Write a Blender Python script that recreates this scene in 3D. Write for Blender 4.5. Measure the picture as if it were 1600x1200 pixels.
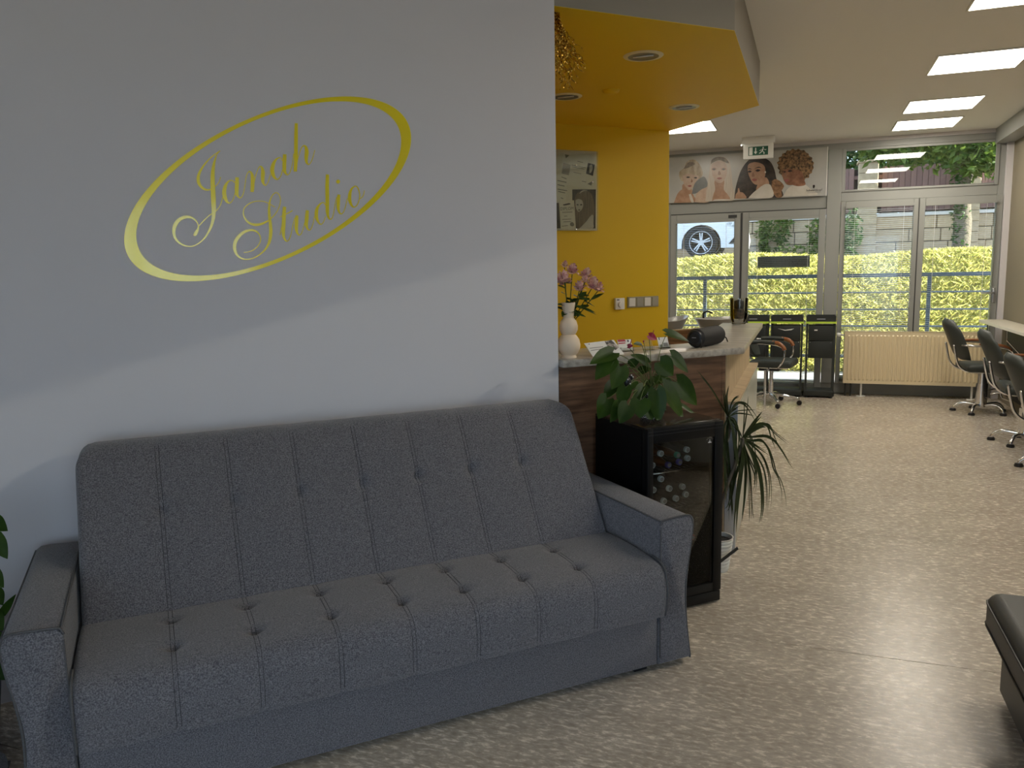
import bpy, bmesh, math, random
from mathutils import Vector, Matrix
for o in list(bpy.data.objects): bpy.data.objects.remove(o)
SC = bpy.context.scene
COL = SC.collection
S = math.sqrt(.5)
PI = math.pi
# ------------------------------------------------------------------ camera
CAM_H = 1.5
F_PX = 1235.9
YAW, PITCH, ROLL = math.radians(20.354), math.radians(7.996), math.radians(-1.1422)
c_f = Vector((-math.sin(YAW)*math.cos(PITCH), math.cos(YAW)*math.cos(PITCH), -math.sin(PITCH)))
c_r = Vector((math.cos(YAW), math.sin(YAW), 0)); c_u = c_r.cross(c_f)
cr = math.cos(ROLL)*c_r + math.sin(ROLL)*c_u
cu = -math.sin(ROLL)*c_r + math.cos(ROLL)*c_u
cam = bpy.data.cameras.new('camera'); camo = bpy.data.objects.new('camera', cam); COL.objects.link(camo)
cam.sensor_fit = 'HORIZONTAL'; cam.sensor_width = 36; cam.lens = 36*F_PX/1600; cam.clip_start = .05; cam.clip_end = 300
camo.matrix_world = Matrix(((cr.x, cu.x, -c_f.x, 0), (cr.y, cu.y, -c_f.y, 0), (cr.z, cu.z, -c_f.z, CAM_H), (0, 0, 0, 1)))
SC.camera = camo
# ------------------------------------------------------------------ sky, sun, exposure
wd = bpy.data.worlds.new('sky'); SC.world = wd; wd.use_nodes = True
bg = wd.node_tree.nodes['Background']; bg.inputs[0].default_value = (.60, .75, 1.0, 1); bg.inputs[1].default_value = 1.5
sl = bpy.data.lights.new('sun', 'SUN'); sl.energy = 11.0; sl.angle = .01; sl.color = (1, .93, .8)
so = bpy.data.objects.new('sun', sl); COL.objects.link(so)
so.rotation_euler = Vector((1, .08, .3535)).to_track_quat('Z', 'Y').to_euler()
SC.view_settings.view_transform = 'Standard'; SC.view_settings.look = 'None'
SC.view_settings.gamma = 1; SC.view_settings.use_curve_mapping = False
SC.view_settings.exposure = 1.28
LED = 7.2            # radiance of the ceiling LED panels
# ------------------------------------------------------------------ pixel helpers (photo 1600 x 1200)
CAMP = Vector((0, 0, CAM_H))
def ray(x, y): return cr*((x-800)/F_PX) + cu*((600-y)/F_PX) + c_f
def at_n(x, y, n, c):
    d = ray(x, y); n = Vector(n); return CAMP + d*((c-n.dot(CAMP))/n.dot(d))
def at_z(x, y, z): return at_n(x, y, (0, 0, 1), z)
def at_Y(x, y, Y): return at_n(x, y, (0, 1, 0), Y)
def at_w(x, y, w): return at_n(x, y, (-S, S, 0), w)
def UW(u, w, z=0): return Vector((S*(u-w), S*(u+w), z))
# ------------------------------------------------------------------ mesh helpers
def lin(c):
    if isinstance(c, str):
        c = c.lstrip('#'); c = [int(c[i:i+2], 16)/255 for i in (0, 2, 4)]
        return tuple(v/12.92 if v <= .04045 else ((v+.055)/1.055)**2.4 for v in c)
    return tuple(c)
class MB:
    def __init__(s): s.v = []; s.f = []
    def add(s, vs, fs):
        o = len(s.v); s.v += [Vector(v) for v in vs]; s.f += [tuple(i+o for i in f) for f in fs]; return s
    def bm(s, b, mat=None):
        b.verts.index_update(); vs = [(mat @ v.co if mat else v.co.copy()) for v in b.verts]
        s.add(vs, [[v.index for v in f.verts] for f in b.faces]); b.free(); return s
    def box(s, a, b, bev=0, seg=2, mat=None):
        m = bmesh.new(); bmesh.ops.create_cube(m, size=1)
        for v in m.verts: v.co = Vector([a[i]+(b[i]-a[i])*(v.co[i]+.5) for i in range(3)])
        if bev: bmesh.ops.bevel(m, geom=m.edges[:], offset=bev, segments=seg, profile=.5, affect='EDGES')
        return s.bm(m, mat)
    def cbox(s, c, d, bev=0, seg=2, rot=None):
        c = Vector(c); d = Vector(d)/2
        M = Matrix.Translation(c) @ (rot.to_matrix().to_4x4() if rot else Matrix())
        return s.box(-d, d, bev, seg, M)
    def prism(s, poly, d, bev=0, seg=2):
        """poly: 3D points of a planar outline, d: extrusion vector"""
        m = bmesh.new(); vs = [m.verts.new(Vector(p)) for p in poly]; f = m.faces.new(vs)
        r = bmesh.ops.extrude_face_region(m, geom=[f])
        bmesh.ops.translate(m, vec=Vector(d), verts=[g for g in r['geom'] if isinstance(g, bmesh.types.BMVert)])
        bmesh.ops.recalc_face_normals(m, faces=m.faces[:])
        if bev: bmesh.ops.bevel(m, geom=m.edges[:], offset=bev, segments=seg, profile=.5, affect='EDGES')
        return s.bm(m)
    def flat(s, poly):
        return s.add(poly, [list(range(len(poly)))])
    def tube(s, pts, r, n=8, caps=True):
        pts = [Vector(p) for p in pts]; N = len(pts)
        rs = r if isinstance(r, (list, tuple)) else [r]*N
        vs = []; fs = []; prev = None
        for i, p in enumerate(pts):
            t = (pts[min(i+1, N-1)]-pts[max(i-1, 0)])
            t = t.normalized() if t.length > 1e-9 else Vector((0, 0, 1))
            if prev is None:
                a = Vector((0, 0, 1)) if abs(t.z) < .9 else Vector((1, 0, 0)); x = t.cross(a).normalized()
            else:
                x = prev-t*prev.dot(t); x = x.normalized() if x.length > 1e-6 else t.orthogonal().normalized()
            prev = x; y = t.cross(x)
            for k in range(n):
                a = 2*PI*k/n; vs.append(p+(x*math.cos(a)+y*math.sin(a))*rs[i])
        for i in range(N-1):
            for k in range(n): fs.append((i*n+k, i*n+(k+1) % n, (i+1)*n+(k+1) % n, (i+1)*n+k))
        if caps: fs.append(tuple(range(n))[::-1]); fs.append(tuple((N-1)*n+k for k in range(n)))
        return s.add(vs, fs)
    def lathe(s, prof, n=24, o=(0, 0, 0), axis='Z', mat=None, cap=True):
        vs = []; fs = []; o = Vector(o)
        for r, z in prof:
            for k in range(n):
                a = 2*PI*k/n; p = Vector((r*math.cos(a), r*math.sin(a), z))
                if axis == 'Y': p = Vector((p.x, p.z, p.y))
                if axis == 'X': p = Vector((p.z, p.x, p.y))
                if mat: p = mat @ p
                vs.append(p+o)
        for i in range(len(prof)-1):
            for k in range(n): fs.append((i*n+k, i*n+(k+1) % n, (i+1)*n+(k+1) % n, (i+1)*n+k))
        if cap and prof[0][0] > 1e-6: fs.append(tuple(range(n))[::-1])
        if cap and prof[-1][0] > 1e-6: fs.append(tuple((len(prof)-1)*n+k for k in range(n)))
        return s.add(vs, fs)
    def grid(s, fn, nu, nv, close=False):
        vs = [fn(i, j) for i in range(nu) for j in range(nv)]
        fs = [(i*nv+j, (i+1)*nv+j, (i+1)*nv+j+1, i*nv+j+1) for i in range(nu-1) for j in range(nv-1)]
        return s.add(vs, fs)
    def ball(s, c, r, sub=2):
        m = bmesh.new(); bmesh.ops.create_icosphere(m, subdivisions=sub, radius=1)
        r = Vector((r, r, r)) if isinstance(r, (int, float)) else Vector(r)
        for v in m.verts: v.co = Vector((v.co.x*r.x, v.co.y*r.y, v.co.z*r.z))+Vector(c)
        return s.bm(m)
    def xf(s, M):
        s.v = [M @ v for v in s.v]; return s
    def mesh(s, name, mat, smooth=None):
        me = bpy.data.meshes.new(name); me.from_pydata([tuple(v) for v in s.v], [], s.f)
        b = bmesh.new(); b.from_mesh(me); bmesh.ops.remove_doubles(b, verts=b.verts[:], dist=1e-6)
        if len(b.faces) < 60000: bmesh.ops.recalc_face_normals(b, faces=b.faces[:])
        b.to_mesh(me); b.free()
        if smooth is not None:
            me.shade_smooth()
            if smooth < 180: me.set_sharp_from_angle(angle=math.radians(smooth))
        if mat: me.materials.append(mat)
        return me
    def build(s, name, mat, parent=None, smooth=None, label=None, kind=None):
        o = bpy.data.objects.new(name, s.mesh(name, mat, smooth)); COL.objects.link(o)
        if parent: o.parent = parent
        if label: o['label'] = label
        if kind: o['kind'] = kind
        return o
def tag(o, label, cat, group=None):
    o['label'] = label; o['category'] = cat
    if group: o['group'] = group
    return o
def thing(name, loc, rz, label, cat, group=None):
    o = bpy.data.objects.new(name, None); COL.objects.link(o); o.empty_display_size = .1
    o.location = loc; o.rotation_euler = (0, 0, rz); return tag(o, label, cat, group)
def struct(o): o['kind'] = 'structure'; return o
def copy_tree(o, parent=None):
    c = o.copy(); COL.objects.link(c); c.parent = parent
    for ch in list(o.children): copy_tree(ch, c)
    return c
def local(root):
    """world point -> local coordinates of a root placed by location and z-rotation"""
    M = (Matrix.Translation(root.location) @ Matrix.Rotation(root.rotation_euler[2], 4, 'Z')).inverted()
    return lambda p: M @ Vector(p)
def spline(pts, n=6):
    """Catmull-Rom through tuples of any length"""
    out = []; P = [pts[0]]+list(pts)+[pts[-1]]
    for i in range(1, len(P)-2):
        a, b, c, d = P[i-1], P[i], P[i+1], P[i+2]
        for k in range(n):
            t = k/n
            out.append(tuple(.5*((2*b[q])+(-a[q]+c[q])*t+(2*a[q]-5*b[q]+4*c[q]-d[q])*t*t+(-a[q]+3*b[q]-3*c[q]+d[q])*t**3) for q in range(len(b))))
    out.append(tuple(pts[-1])); return out
def text(s, size, origin, xd, yd, mat, name, parent, lift=0.0, align='CENTER', font_shear=0):
    cv = bpy.data.curves.new(name, 'FONT'); cv.body = s; cv.size = size; cv.align_x = align; cv.align_y = 'CENTER'; cv.shear = font_shear; cv.resolution_u = 2
    t = bpy.data.objects.new('tmp', cv); COL.objects.link(t); me = bpy.data.meshes.new_from_object(t)
    bpy.data.objects.remove(t); bpy.data.curves.remove(cv)
    xd = Vector(xd).normalized(); yd = Vector(yd).normalized(); nn = xd.cross(yd); O = Vector(origin)
    for v in me.vertices: v.co = O+xd*v.co.x+yd*v.co.y+nn*lift
    me.materials.clear(); me.materials.append(mat); me.name = name
    o = bpy.data.objects.new(name, me); COL.objects.link(o)
    if parent: o.parent = parent
    return o
# ------------------------------------------------------------------ materials
def mat(name, col, rough=.5, metal=0, noise=None, bump=None, spec=None, emit=None, sheen=0, coat=0, trans=0, ior=None, stretch=None, alpha=None):
    """noise=(scale, colour2, contrast low, high) ; bump=(scale, strength)"""
    m = bpy.data.materials.new(name); m.use_nodes = True; nt = m.node_tree; N = nt.nodes; L = nt.links
    p = N['Principled BSDF']; col = lin(col)
    p.inputs['Base Color'].default_value = (*col, 1); p.inputs['Roughness'].default_value = rough; p.inputs['Metallic'].default_value = metal
    if spec is not None: p.inputs['Specular IOR Level'].default_value = spec
    if sheen: p.inputs['Sheen Weight'].default_value = sheen; p.inputs['Sheen Roughness'].default_value = .6
    if coat: p.inputs['Coat Weight'].default_value = coat; p.inputs['Coat Roughness'].default_value = .08
    if trans: p.inputs['Transmission Weight'].default_value = trans
    if ior: p.inputs['IOR'].default_value = ior
    if emit: p.inputs['Emission Color'].default_value = (*lin(emit[0]), 1); p.inputs['Emission Strength'].default_value = emit[1]
    if noise or bump:
        tc = N.new('ShaderNodeTexCoord'); mp = N.new('ShaderNodeMapping'); L.new(tc.outputs['Object'], mp.inputs[0])
        if stretch: mp.inputs['Scale'].default_value = stretch
    if noise:
        nz = N.new('ShaderNodeTexNoise'); nz.inputs['Scale'].default_value = noise[0]; nz.inputs['Detail'].default_value = 5; nz.inputs['Roughness'].default_value = .6
        L.new(mp.outputs[0], nz.inputs['Vector'])
        rp = N.new('ShaderNodeValToRGB'); L.new(nz.outputs['Fac'], rp.inputs[0])
        rp.color_ramp.elements[0].position = noise[2]; rp.color_ramp.elements[1].position = noise[3]
        rp.color_ramp.elements[0].color = (*col, 1); rp.color_ramp.elements[1].color = (*lin(noise[1]), 1)
        L.new(rp.outputs[0], p.inputs['Base Color'])
    if bump:
        b = N.new('ShaderNodeBump'); b.inputs['Strength'].default_value = bump[1]; b.inputs['Distance'].default_value = bump[2] if len(bump) > 2 else .002
        n2 = N.new('ShaderNodeTexNoise'); n2.inputs['Scale'].default_value = bump[0]; n2.inputs['Detail'].default_value = 4; L.new(mp.outputs[0], n2.inputs['Vector'])
        L.new(n2.outputs['Fac'], b.inputs['Height']); L.new(b.outputs[0], p.inputs['Normal'])
    return m
def pane_glass(name, tint=(.93, .96, .95), refl=1.0):
    """thin window pane: clear transmission with a fresnel mirror"""
    m = bpy.data.materials.new(name); m.use_nodes = True; nt = m.node_tree; N = nt.nodes; L = nt.links
    N.remove(N['Principled BSDF']); t = N.new('ShaderNodeBsdfTransparent'); t.inputs[0].default_value = (*tint, 1)
    g = N.new('ShaderNodeBsdfGlossy'); g.inputs['Roughness'].default_value = .0; g.inputs[0].default_value = (refl, refl, refl, 1)
    f = N.new('ShaderNodeFresnel'); f.inputs[0].default_value = 1.5; mx = N.new('ShaderNodeMixShader')
    L.new(f.outputs[0], mx.inputs[0]); L.new(t.outputs[0], mx.inputs[1]); L.new(g.outputs[0], mx.inputs[2])
    L.new(mx.outputs[0], N['Material Output'].inputs[0]); return m
def wood(name, c1, c2, scale=3, stretch=(1, 12, 12), rough=.45):
    m = mat(name, c1, rough, noise=(scale, c2, .3, .7), stretch=stretch, bump=(40, .05)); return m
def leafmat(name, col, col2, scale=6):
    m = mat(name, col, .38, noise=(scale, col2, .35, .65), spec=.3); p = m.node_tree.nodes['Principled BSDF']
    N = m.node_tree.nodes; L = m.node_tree.links
    tr = N.new('ShaderNodeBsdfTranslucent'); mx = N.new('ShaderNodeMixShader'); mx.inputs[0].default_value = .35
    src = p.inputs['Base Color'].links[0].from_socket; L.new(src, tr.inputs[0])
    L.new(p.outputs[0], mx.inputs[1]); L.new(tr.outputs[0], mx.inputs[2]); L.new(mx.outputs[0], N['Material Output'].inputs[0]); return m
M = {}
M['wall'] = mat('wall_paint', (.67, .645, .655), .85, bump=(220, .08))
M['ceiling'] = mat('ceiling_paint', (.80, .77, .72), .9, bump=(150, .05))
M['yellow'] = mat('yellow_paint', (.70, .455, .002), .55, bump=(220, .08))
M['frame'] = mat('grey_window_frame', (.30, .305, .285), .4)
M['gasket'] = mat('dark_gasket', (.03, .03, .03), .6)
M['white'] = mat('white_plastic', (.78, .77, .73), .4)
M['cream'] = mat('cream_enamel', (.78, .66, .43), .35)
M['chrome'] = mat('chrome', (.75, .75, .75), .12, 1)
M['alu'] = mat('aluminium', (.55, .56, .58), .35, 1)
M['black'] = mat('black_plastic', (.012, .012, .013), .35)
M['blackmatt'] = mat('black_matt', (.015, .016, .016), .6)
M['trolley'] = mat('trolley_black', (.018, .022, .02), .55)
M['lime'] = mat('lime_trim', (.50, .72, .06), .5)
M['leather'] = mat('black_leather', (.016, .015, .015), .46, bump=(260, .25))
M['chairleather'] = mat('grey_black_leather', (.035, .042, .037), .45, bump=(260, .15))
M['fabric'] = mat('grey_woven_fabric', (.044, .042, .050), .9, noise=(260, (.215, .203, .212), .36, .68), bump=(260, .7, .002), sheen=.25)
M['piping'] = mat('fabric_piping', (.06, .06, .062), .9, noise=(400, (.11, .105, .105), .3, .7))
M['stitch'] = mat('seam_stitch', (.030, .030, .033), .95)
M['glass'] = pane_glass('pane_glass')
M['walnut'] = wood('walnut_laminate', (.07, .036, .021), (.25, .135, .075), 3.2, (1.2, 1.2, 14))
M['oak'] = wood('oak_laminate', (.42, .31, .18), (.58, .45, .29), 3, (8, .6, 2))
M['ctop'] = wood('counter_laminate', (.24, .215, .18), (.56, .52, .45), 3.5, (1.5, 9, 9), .3)
M['armwood'] = wood('reddish_wood', (.22, .075, .028), (.33, .13, .05), 4, (2, 9, 9), .3)
M['paper'] = mat('white_paper', (.80, .79, .75), .6)
M['ink'] = mat('dark_ink', (.03, .028, .028), .6)
M['greyink'] = mat('grey_ink', (.28, .27, .26), .6)
M['greenleaf'] = leafmat('glossy_leaf', (.018, .048, .007), (.05, .105, .012))
M['darkleaf'] = leafmat('dark_leaf', (.018, .035, .012), (.035, .06, .02))
M['stem'] = mat('green_stem', (.10, .14, .03), .5)
def emis(name, col, st):
    m = mat(name, (.8, .8, .8), .5, emit=(col, st)); return m
M['led'] = emis('led_diffuser', (1, .92, .79), LED)
M['gold'] = mat('gold_foil', (1.0, .80, .0), .30, .16, coat=1.0, spec=.9, bump=(700, .12, .0006))
# ================================================================== the room
ZC = 2.94; WW = 3.2; YW = 10.1; XR = 2.05; ZS = 2.64
# floor: vinyl sheets laid across the hall, thin joints between them
def floor_mat():
    m = bpy.data.materials.new('vinyl_floor'); m.use_nodes = True; nt = m.node_tree; N = nt.nodes; L = nt.links; p = N['Principled BSDF']
    tc = N.new('ShaderNodeTexCoord'); mp = N.new('ShaderNodeMapping'); L.new(tc.outputs['Object'], mp.inputs[0]); mp.inputs['Scale'].default_value = (.55, 1.3, 1)
    n1 = N.new('ShaderNodeTexNoise'); n1.inputs['Scale'].default_value = 46; n1.inputs['Detail'].default_value = 6; n1.inputs['Roughness'].default_value = .68; n1.inputs['Distortion'].default_value = .4
    n2 = N.new('ShaderNodeTexNoise'); n2.inputs['Scale'].default_value = 4; n2.inputs['Detail'].default_value = 3
    L.new(mp.outputs[0], n1.inputs['Vector']); L.new(mp.outputs[0], n2.inputs['Vector'])
    r = N.new('ShaderNodeValToRGB'); e = r.color_ramp.elements; e[0].position = .34; e[1].position = .70
    e[0].color = (.34, .29, .23, 1); e[1].color = (.80, .72, .61, 1); k = e.new(.52); k.color = (.48, .415, .335, 1)
    mx = N.new('ShaderNodeMath'); mx.operation = 'MULTIPLY_ADD'; mx.inputs[1].default_value = .25; L.new(n2.outputs['Fac'], mx.inputs[0])
    sub = N.new('ShaderNodeMath'); sub.operation = 'SUBTRACT'; sub.inputs[1].default_value = .125; L.new(n1.outputs['Fac'], mx.inputs[2]); L.new(mx.outputs[0], sub.inputs[0])
    L.new(sub.outputs[0], r.inputs[0]); L.new(r.outputs[0], p.inputs['Base Color'])
    rr = N.new('ShaderNodeMapRange'); rr.inputs['To Min'].default_value = .20; rr.inputs['To Max'].default_value = .33; L.new(n1.outputs['Fac'], rr.inputs[0]); L.new(rr.outputs[0], p.inputs['Roughness'])
    b = N.new('ShaderNodeBump'); b.inputs['Strength'].default_value = .12; b.inputs['Distance'].default_value = .002; L.new(n1.outputs['Fac'], b.inputs['Height']); L.new(b.outputs[0], p.inputs['Normal'])
    return m
M['floor'] = floor_mat()
M['joint'] = mat('floor_joint', (.05, .04, .03), .8)
fl = struct(MB().box((-7.1, -4, -.12), (XR+.2, YW+.2, -.004)).build('floor', M['joint']))
ys = [-4, -2.87, -1.36, .15, 1.67, 3.19, 4.71, 6.23, 7.75, 9.27, YW]
for a, b in zip(ys[:-1], ys[1:]):
    MB().box((-7, a+.0015, -.004), (XR, b-.0015, 0)).build('vinyl_sheet', M['floor'], fl)
# ceiling with openings not needed: panels are surface-set
UL = -2.5; WF = -1.7; uR = XR*2**.5+WF; yR = UW(uR, WF).y
struct(MB().prism([UW(UL-.2, WF-.2, ZC), UW(uR+.3, WF-.2, ZC), (XR+.2, yR-.2, ZC), (XR+.2, YW+.2, ZC), (-7.1, YW+.2, ZC), (-7.1, 3.0, ZC), (-2.2, 3.0, ZC), UW(UL-.2, WW+.14, ZC)], (0, 0, .15)).build('ceiling', M['ceiling']))
def uwbox(u0, u1, w0, w1, z0, z1, name, m):
    b = MB().box((u0, w0, z0), (u1, w1, z1)).xf(Matrix.Rotation(PI/4, 4, 'Z')); return struct(b.build(name, m))
# wall behind the sofa (grey) and the yellow niche behind the counter
uwbox(UL-.2, 1.705, WW, WW+.14, 0, ZC, 'wall_left', M['wall'])
uwbox(1.565, 1.705, WW+.14, 5.614, 0, ZC, 'wall_niche', M['yellow'])
uwbox(1.565, 4.06, 5.614, 5.76, 0, ZC, 'wall_yellow', M['yellow'])
# bulkhead over the counter: grey faces, yellow underside
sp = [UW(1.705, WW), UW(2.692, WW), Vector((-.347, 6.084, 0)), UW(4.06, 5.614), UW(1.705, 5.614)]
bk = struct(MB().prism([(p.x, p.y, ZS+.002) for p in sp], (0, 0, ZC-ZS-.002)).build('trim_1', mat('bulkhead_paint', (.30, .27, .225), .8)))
MB().prism([(p.x, p.y, ZS) for p in sp], (0, 0, .002)).build('underside', M['yellow'], bk, label='yellow painted underside of the bulkhead')
# lobby: left wall, shop front behind the camera, right wall of the hall
def holed(name, p0, p1, z0, z1, th, holes, m, inward):
    """vertical wall from p0 to p1 (2D) with rectangular holes (t0,t1,z0,z1), built as boxes"""
    p0 = Vector((*p0, 0)); p1 = Vector((*p1, 0)); d = (p1-p0); Lh = d.length; d.normalize(); n = Vector((-d.y, d.x, 0))*th*inward
    b = MB(); cuts = sorted(set([0, Lh]+[h[0] for h in holes]+[h[1] for h in holes]))
    for a, c in zip(cuts[:-1], cuts[1:]):
        zs = [(z0, z1)]
        for h in holes:
            if h[0] < (a+c)/2 < h[1]:
                nz = []
                for q in zs:
                    if q[0] < h[2]: nz.append((q[0], min(q[1], h[2])))
                    if q[1] > h[3]: nz.append((max(q[0], h[3]), q[1]))
                zs = nz
        for q in zs:
            if q[1]-q[0] > 1e-4: b.prism([p0+d*a+Vector((0, 0, q[0])), p0+d*c+Vector((0, 0, q[0])), p0+d*c+Vector((0, 0, q[1])), p0+d*a+Vector((0, 0, q[1]))], n)
    return struct(b.build(name, m))
def glazing(name, p0, p1, z0, z1, nx, inward, rail=None, fw=.06, dep=.07):
    """framed glazing in an opening: frame bars and one pane per field"""
    p0 = Vector((*p0, 0)); p1 = Vector((*p1, 0)); d = p1-p0; Lh = d.length; d.normalize(); n = Vector((-d.y, d.x, 0))*inward
    fr = MB()
    def bar(a, c, q0, q1): fr.prism([p0+d*a+Vector((0, 0, q0))-n*dep/2, p0+d*c+Vector((0, 0, q0))-n*dep/2, p0+d*c+Vector((0, 0, q1))-n*dep/2, p0+d*a+Vector((0, 0, q1))-n*dep/2], n*dep)
    bar(0, Lh, z0, z0+fw); bar(0, Lh, z1-fw, z1)
    xs = [Lh*k/nx for k in range(nx+1)]
    for k, x in enumerate(xs):
        a = max(0, x-fw/2) if k else 0; a = min(a, Lh-fw) if k == nx else a; bar(a, a+fw, z0+fw, z1-fw)
    if rail: bar(fw, Lh-fw, rail-fw/2, rail+fw/2)
    o = struct(fr.build(name, M['frame']))
    for a, c in zip(xs[:-1], xs[1:]):
        g = MB(); a0 = a+fw*.5; c0 = c-fw*.5
        g.prism([p0+d*a0+Vector((0, 0, z0+fw*.6)), p0+d*c0+Vector((0, 0, z0+fw*.6)), p0+d*c0+Vector((0, 0, z1-fw*.6)), p0+d*a0+Vector((0, 0, z1-fw*.6))], n*.006)
        g.build('pane', M['glass'], o)
    return o
# shop front behind the camera (w = WF), parallel to the sofa wall
def uw2(u, w): p = UW(u, w); return (p.x, p.y)
holed('wall_front', uw2(UL-.2, WF), uw2(uR+.3, WF), 0, ZC, .2, [(.3, 3.85, .05, 2.25)], M['wall'], -1)
glazing('window_5', uw2(UL+.1, WF-.1), uw2(UL+3.65, WF-.1), .05, 2.25, 3, 1)
holed('wall_side', uw2(UL, WF-.2), uw2(UL, WW+.14), 0, ZC, .2, [(.5, 3.1, .12, 2.35)], M['wall'], 1)
glazing('window_6', uw2(UL-.1, WF+.3), uw2(UL-.1, WF+2.9), .12, 2.35, 2, 1)
SY0, SY1, SZ = .75, 4.3, 2.842      # tall unseen side window and sun screen, added to cast a slanted light edge
holed('wall_right', (XR, yR-.3), (XR, YW+.2), 0, ZC, .2, [(SY0-yR+.3, SY1-yR+.3, .06, SZ)], mat('beige_wall_paint', (.24, .205, .145), .8, bump=(200, .08)), -1)
w7 = glazing('added_window', (XR+.1, SY0), (XR+.1, SY1), .06, SZ, 1, 1)
scm = bpy.data.materials.new('added_screen_cloth'); scm.use_nodes = True; nn_ = scm.node_tree.nodes
ta = nn_.new('ShaderNodeBsdfTransparent'); ta.inputs[0].default_value = (.011, .011, .011, 1); ad = nn_.new('ShaderNodeAddShader'); nn_['Principled BSDF'].inputs['Base Color'].default_value = (.45, .44, .42, 1); nn_['Principled BSDF'].inputs['Roughness'].default_value = .9
scm.node_tree.links.new(nn_['Principled BSDF'].outputs[0], ad.inputs[0]); scm.node_tree.links.new(ta.outputs[0], ad.inputs[1]); scm.node_tree.links.new(ad.outputs[0], nn_['Material Output'].inputs[0])
MB().add([(XR+.03, SY0, .06), (XR+.03, SY1, .06), (XR+.03, SY1, SZ), (XR+.03, SY0, SZ)], [(0, 1, 2, 3)]).build('added_sun_screen', scm, w7)
struct(MB().box((1.88, 4.6, ZC-.16), (XR, YW, ZC)).build('trim_2', M['frame']))
struct(MB().box((-7.1, 3.2, 0), (-6.9, YW+.2, ZC)).build('wall_far', M['wall']))
struct(MB().box((-7, 3.0, 0), (-1.75, 3.2, ZC)).build('wall_rear', M['wall']))
# unseen roof edges outside, added to keep the low sun off the glass
RF = mat('added_eave', (.35, .34, .33), .8)
struct(MB().box((-8, YW+.2, ZC+.22), (4.5, YW+1.9, ZC+.4)).build('added_eave_1', RF))
struct(MB().prism([UW(UL-2.5, WF-.2, ZC+.02), UW(uR+.4, WF-.2, ZC+.02), UW(uR+.4, WF-1.2, ZC+.02), UW(UL-2.5, WF-1.2, ZC+.02)], (0, 0, .18)).build('added_eave_2', RF))
# ------------------------------------------------------------------ window wall at the end of the hall
XM = .28      # mullion between the door bay and the window bay
wl = MB()
wl.box((-7, YW, 0), (-3.4, YW+.2, ZC)); wl.box((1.99, YW-.06, 0), (XR, YW+.2, ZC)); wl.box((-3.4, YW, 2.90), (1.99, YW+.2, ZC))
struct(wl.build('wall_window', M['wall']))
FR = M['frame']
def bars(name, lst, kind='structure', parent=None, m=FR, bev=.004):
    b = MB()
    for a, c in lst: b.box(a, c, bev, 1)
    o = b.build(name, m, parent, smooth=40)
    if kind and not parent: o['kind'] = kind
    return o
Y0, Y1 = YW, YW+.09
# main grid of the facade
grid_ = bars('window_1', [((-3.4, Y0, 0), (1.99, Y1, .12)), ((-3.4, Y0, 2.83), (1.99, Y1, 2.90)), ((.205, Y0-.02, .12), (.355, Y1, 2.83)),
                         ((1.93, Y0, .12), (1.99, Y1, 2.83)), ((-3.4, Y0, .12), (-3.32, Y1, 2.83)), ((-1.72, Y0, .12), (-1.60, Y1, 2.83)),
                         ((.355, Y0, 2.24), (1.93, Y1, 2.345)), ((-1.60, Y0, 2.17), (.205, Y1, 2.335)), ((-3.32, Y0, 2.17), (-1.72, Y1, 2.30))])
def pane(x0, x1, z0, z1, y, parent, name='pane'):
    return MB().box((x0, y, z0), (x1, y+.008, z1)).build(name, M['glass'], parent)
pane(.355, 1.93, 2.345, 2.83, YW+.045, grid_); pane(-3.32, -1.72, .12, 2.17, YW+.045, grid_); pane(-3.32, -1.72, 2.30, 2.83, YW+.045, grid_)
pane(-1.60, .205, 2.335, 2.83, YW+.045, grid_)
# slim frame of the fanlight pane
bars('fanlight_bead', [((.355, Y0-.012, 2.345), (.395, Y0, 2.83)), ((1.89, Y0-.012, 2.345), (1.93, Y0, 2.83)), ((.395, Y0-.012, 2.80), (1.89, Y0, 2.83)), ((.395, Y0-.012, 2.345), (1.89, Y0, 2.37))], parent=grid_)
def sash(name, x0, x1, z0, z1, fw=.075, fb=.09):
    o = bars(name, [((x0, Y0-.03, z0), (x0+fw, Y0+.05, z1)), ((x1-fw, Y0-.03, z0), (x1, Y0+.05, z1)), ((x0+fw, Y0-.03, z1-fw), (x1-fw, Y0+.05, z1)), ((x0+fw, Y0-.03, z0), (x1-fw, Y0+.05, z0+fb))])
    pane(x0+fw, x1-fw, z0+fb, z1-fw, YW+.02, o)
    return o
d1 = sash('door_1', -1.595, -.755, .02, 2.165)
d2 = sash('door_2', -.735, .20, .02, 2.165)
w2 = sash('window_2', .36, 1.165, .12, 2.238, .05)
w3 = sash('window_3', 1.172, 1.985, .12, 2.238, .06)
for o, x in ((d1, -.755), (d2, -.735)):
    pass
MB().box((-.754, Y0-.034, .03), (-.736, Y0+.04, 2.16)).build('door_gasket', M['gasket'], d1)
MB().box((-1.59, Y0-.026, 2.166), (.2, Y0-.012, 2.176)).build('door_gasket', M['gasket'], d2)
MB().box((1.164, Y0-.034, .13), (1.173, Y0+.04, 2.23)).build('sash_gasket', M['gasket'], w3)
# handles
def lever(p, dx, parent):
    b = MB(); p = Vector(p)
    b.box(p+Vector((-.014, -.012, -.08)), p+Vector((.014, .0, .08)), .004); b.tube([p+Vector((0, -.005, .03)), p+Vector((0, -.05, .03)), p+Vector((dx*.02, -.058, .03)), p+Vector((dx*.13, -.055, .028))], [.010, .010, .010, .008], 8)
    return b.build('handle', M['alu'], parent, smooth=40, label='metal lever handle')
lever((-.79, Y0-.03, 1.03), -1, d1); lever((1.95, Y0-.03, 1.15), -1, w3)
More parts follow.
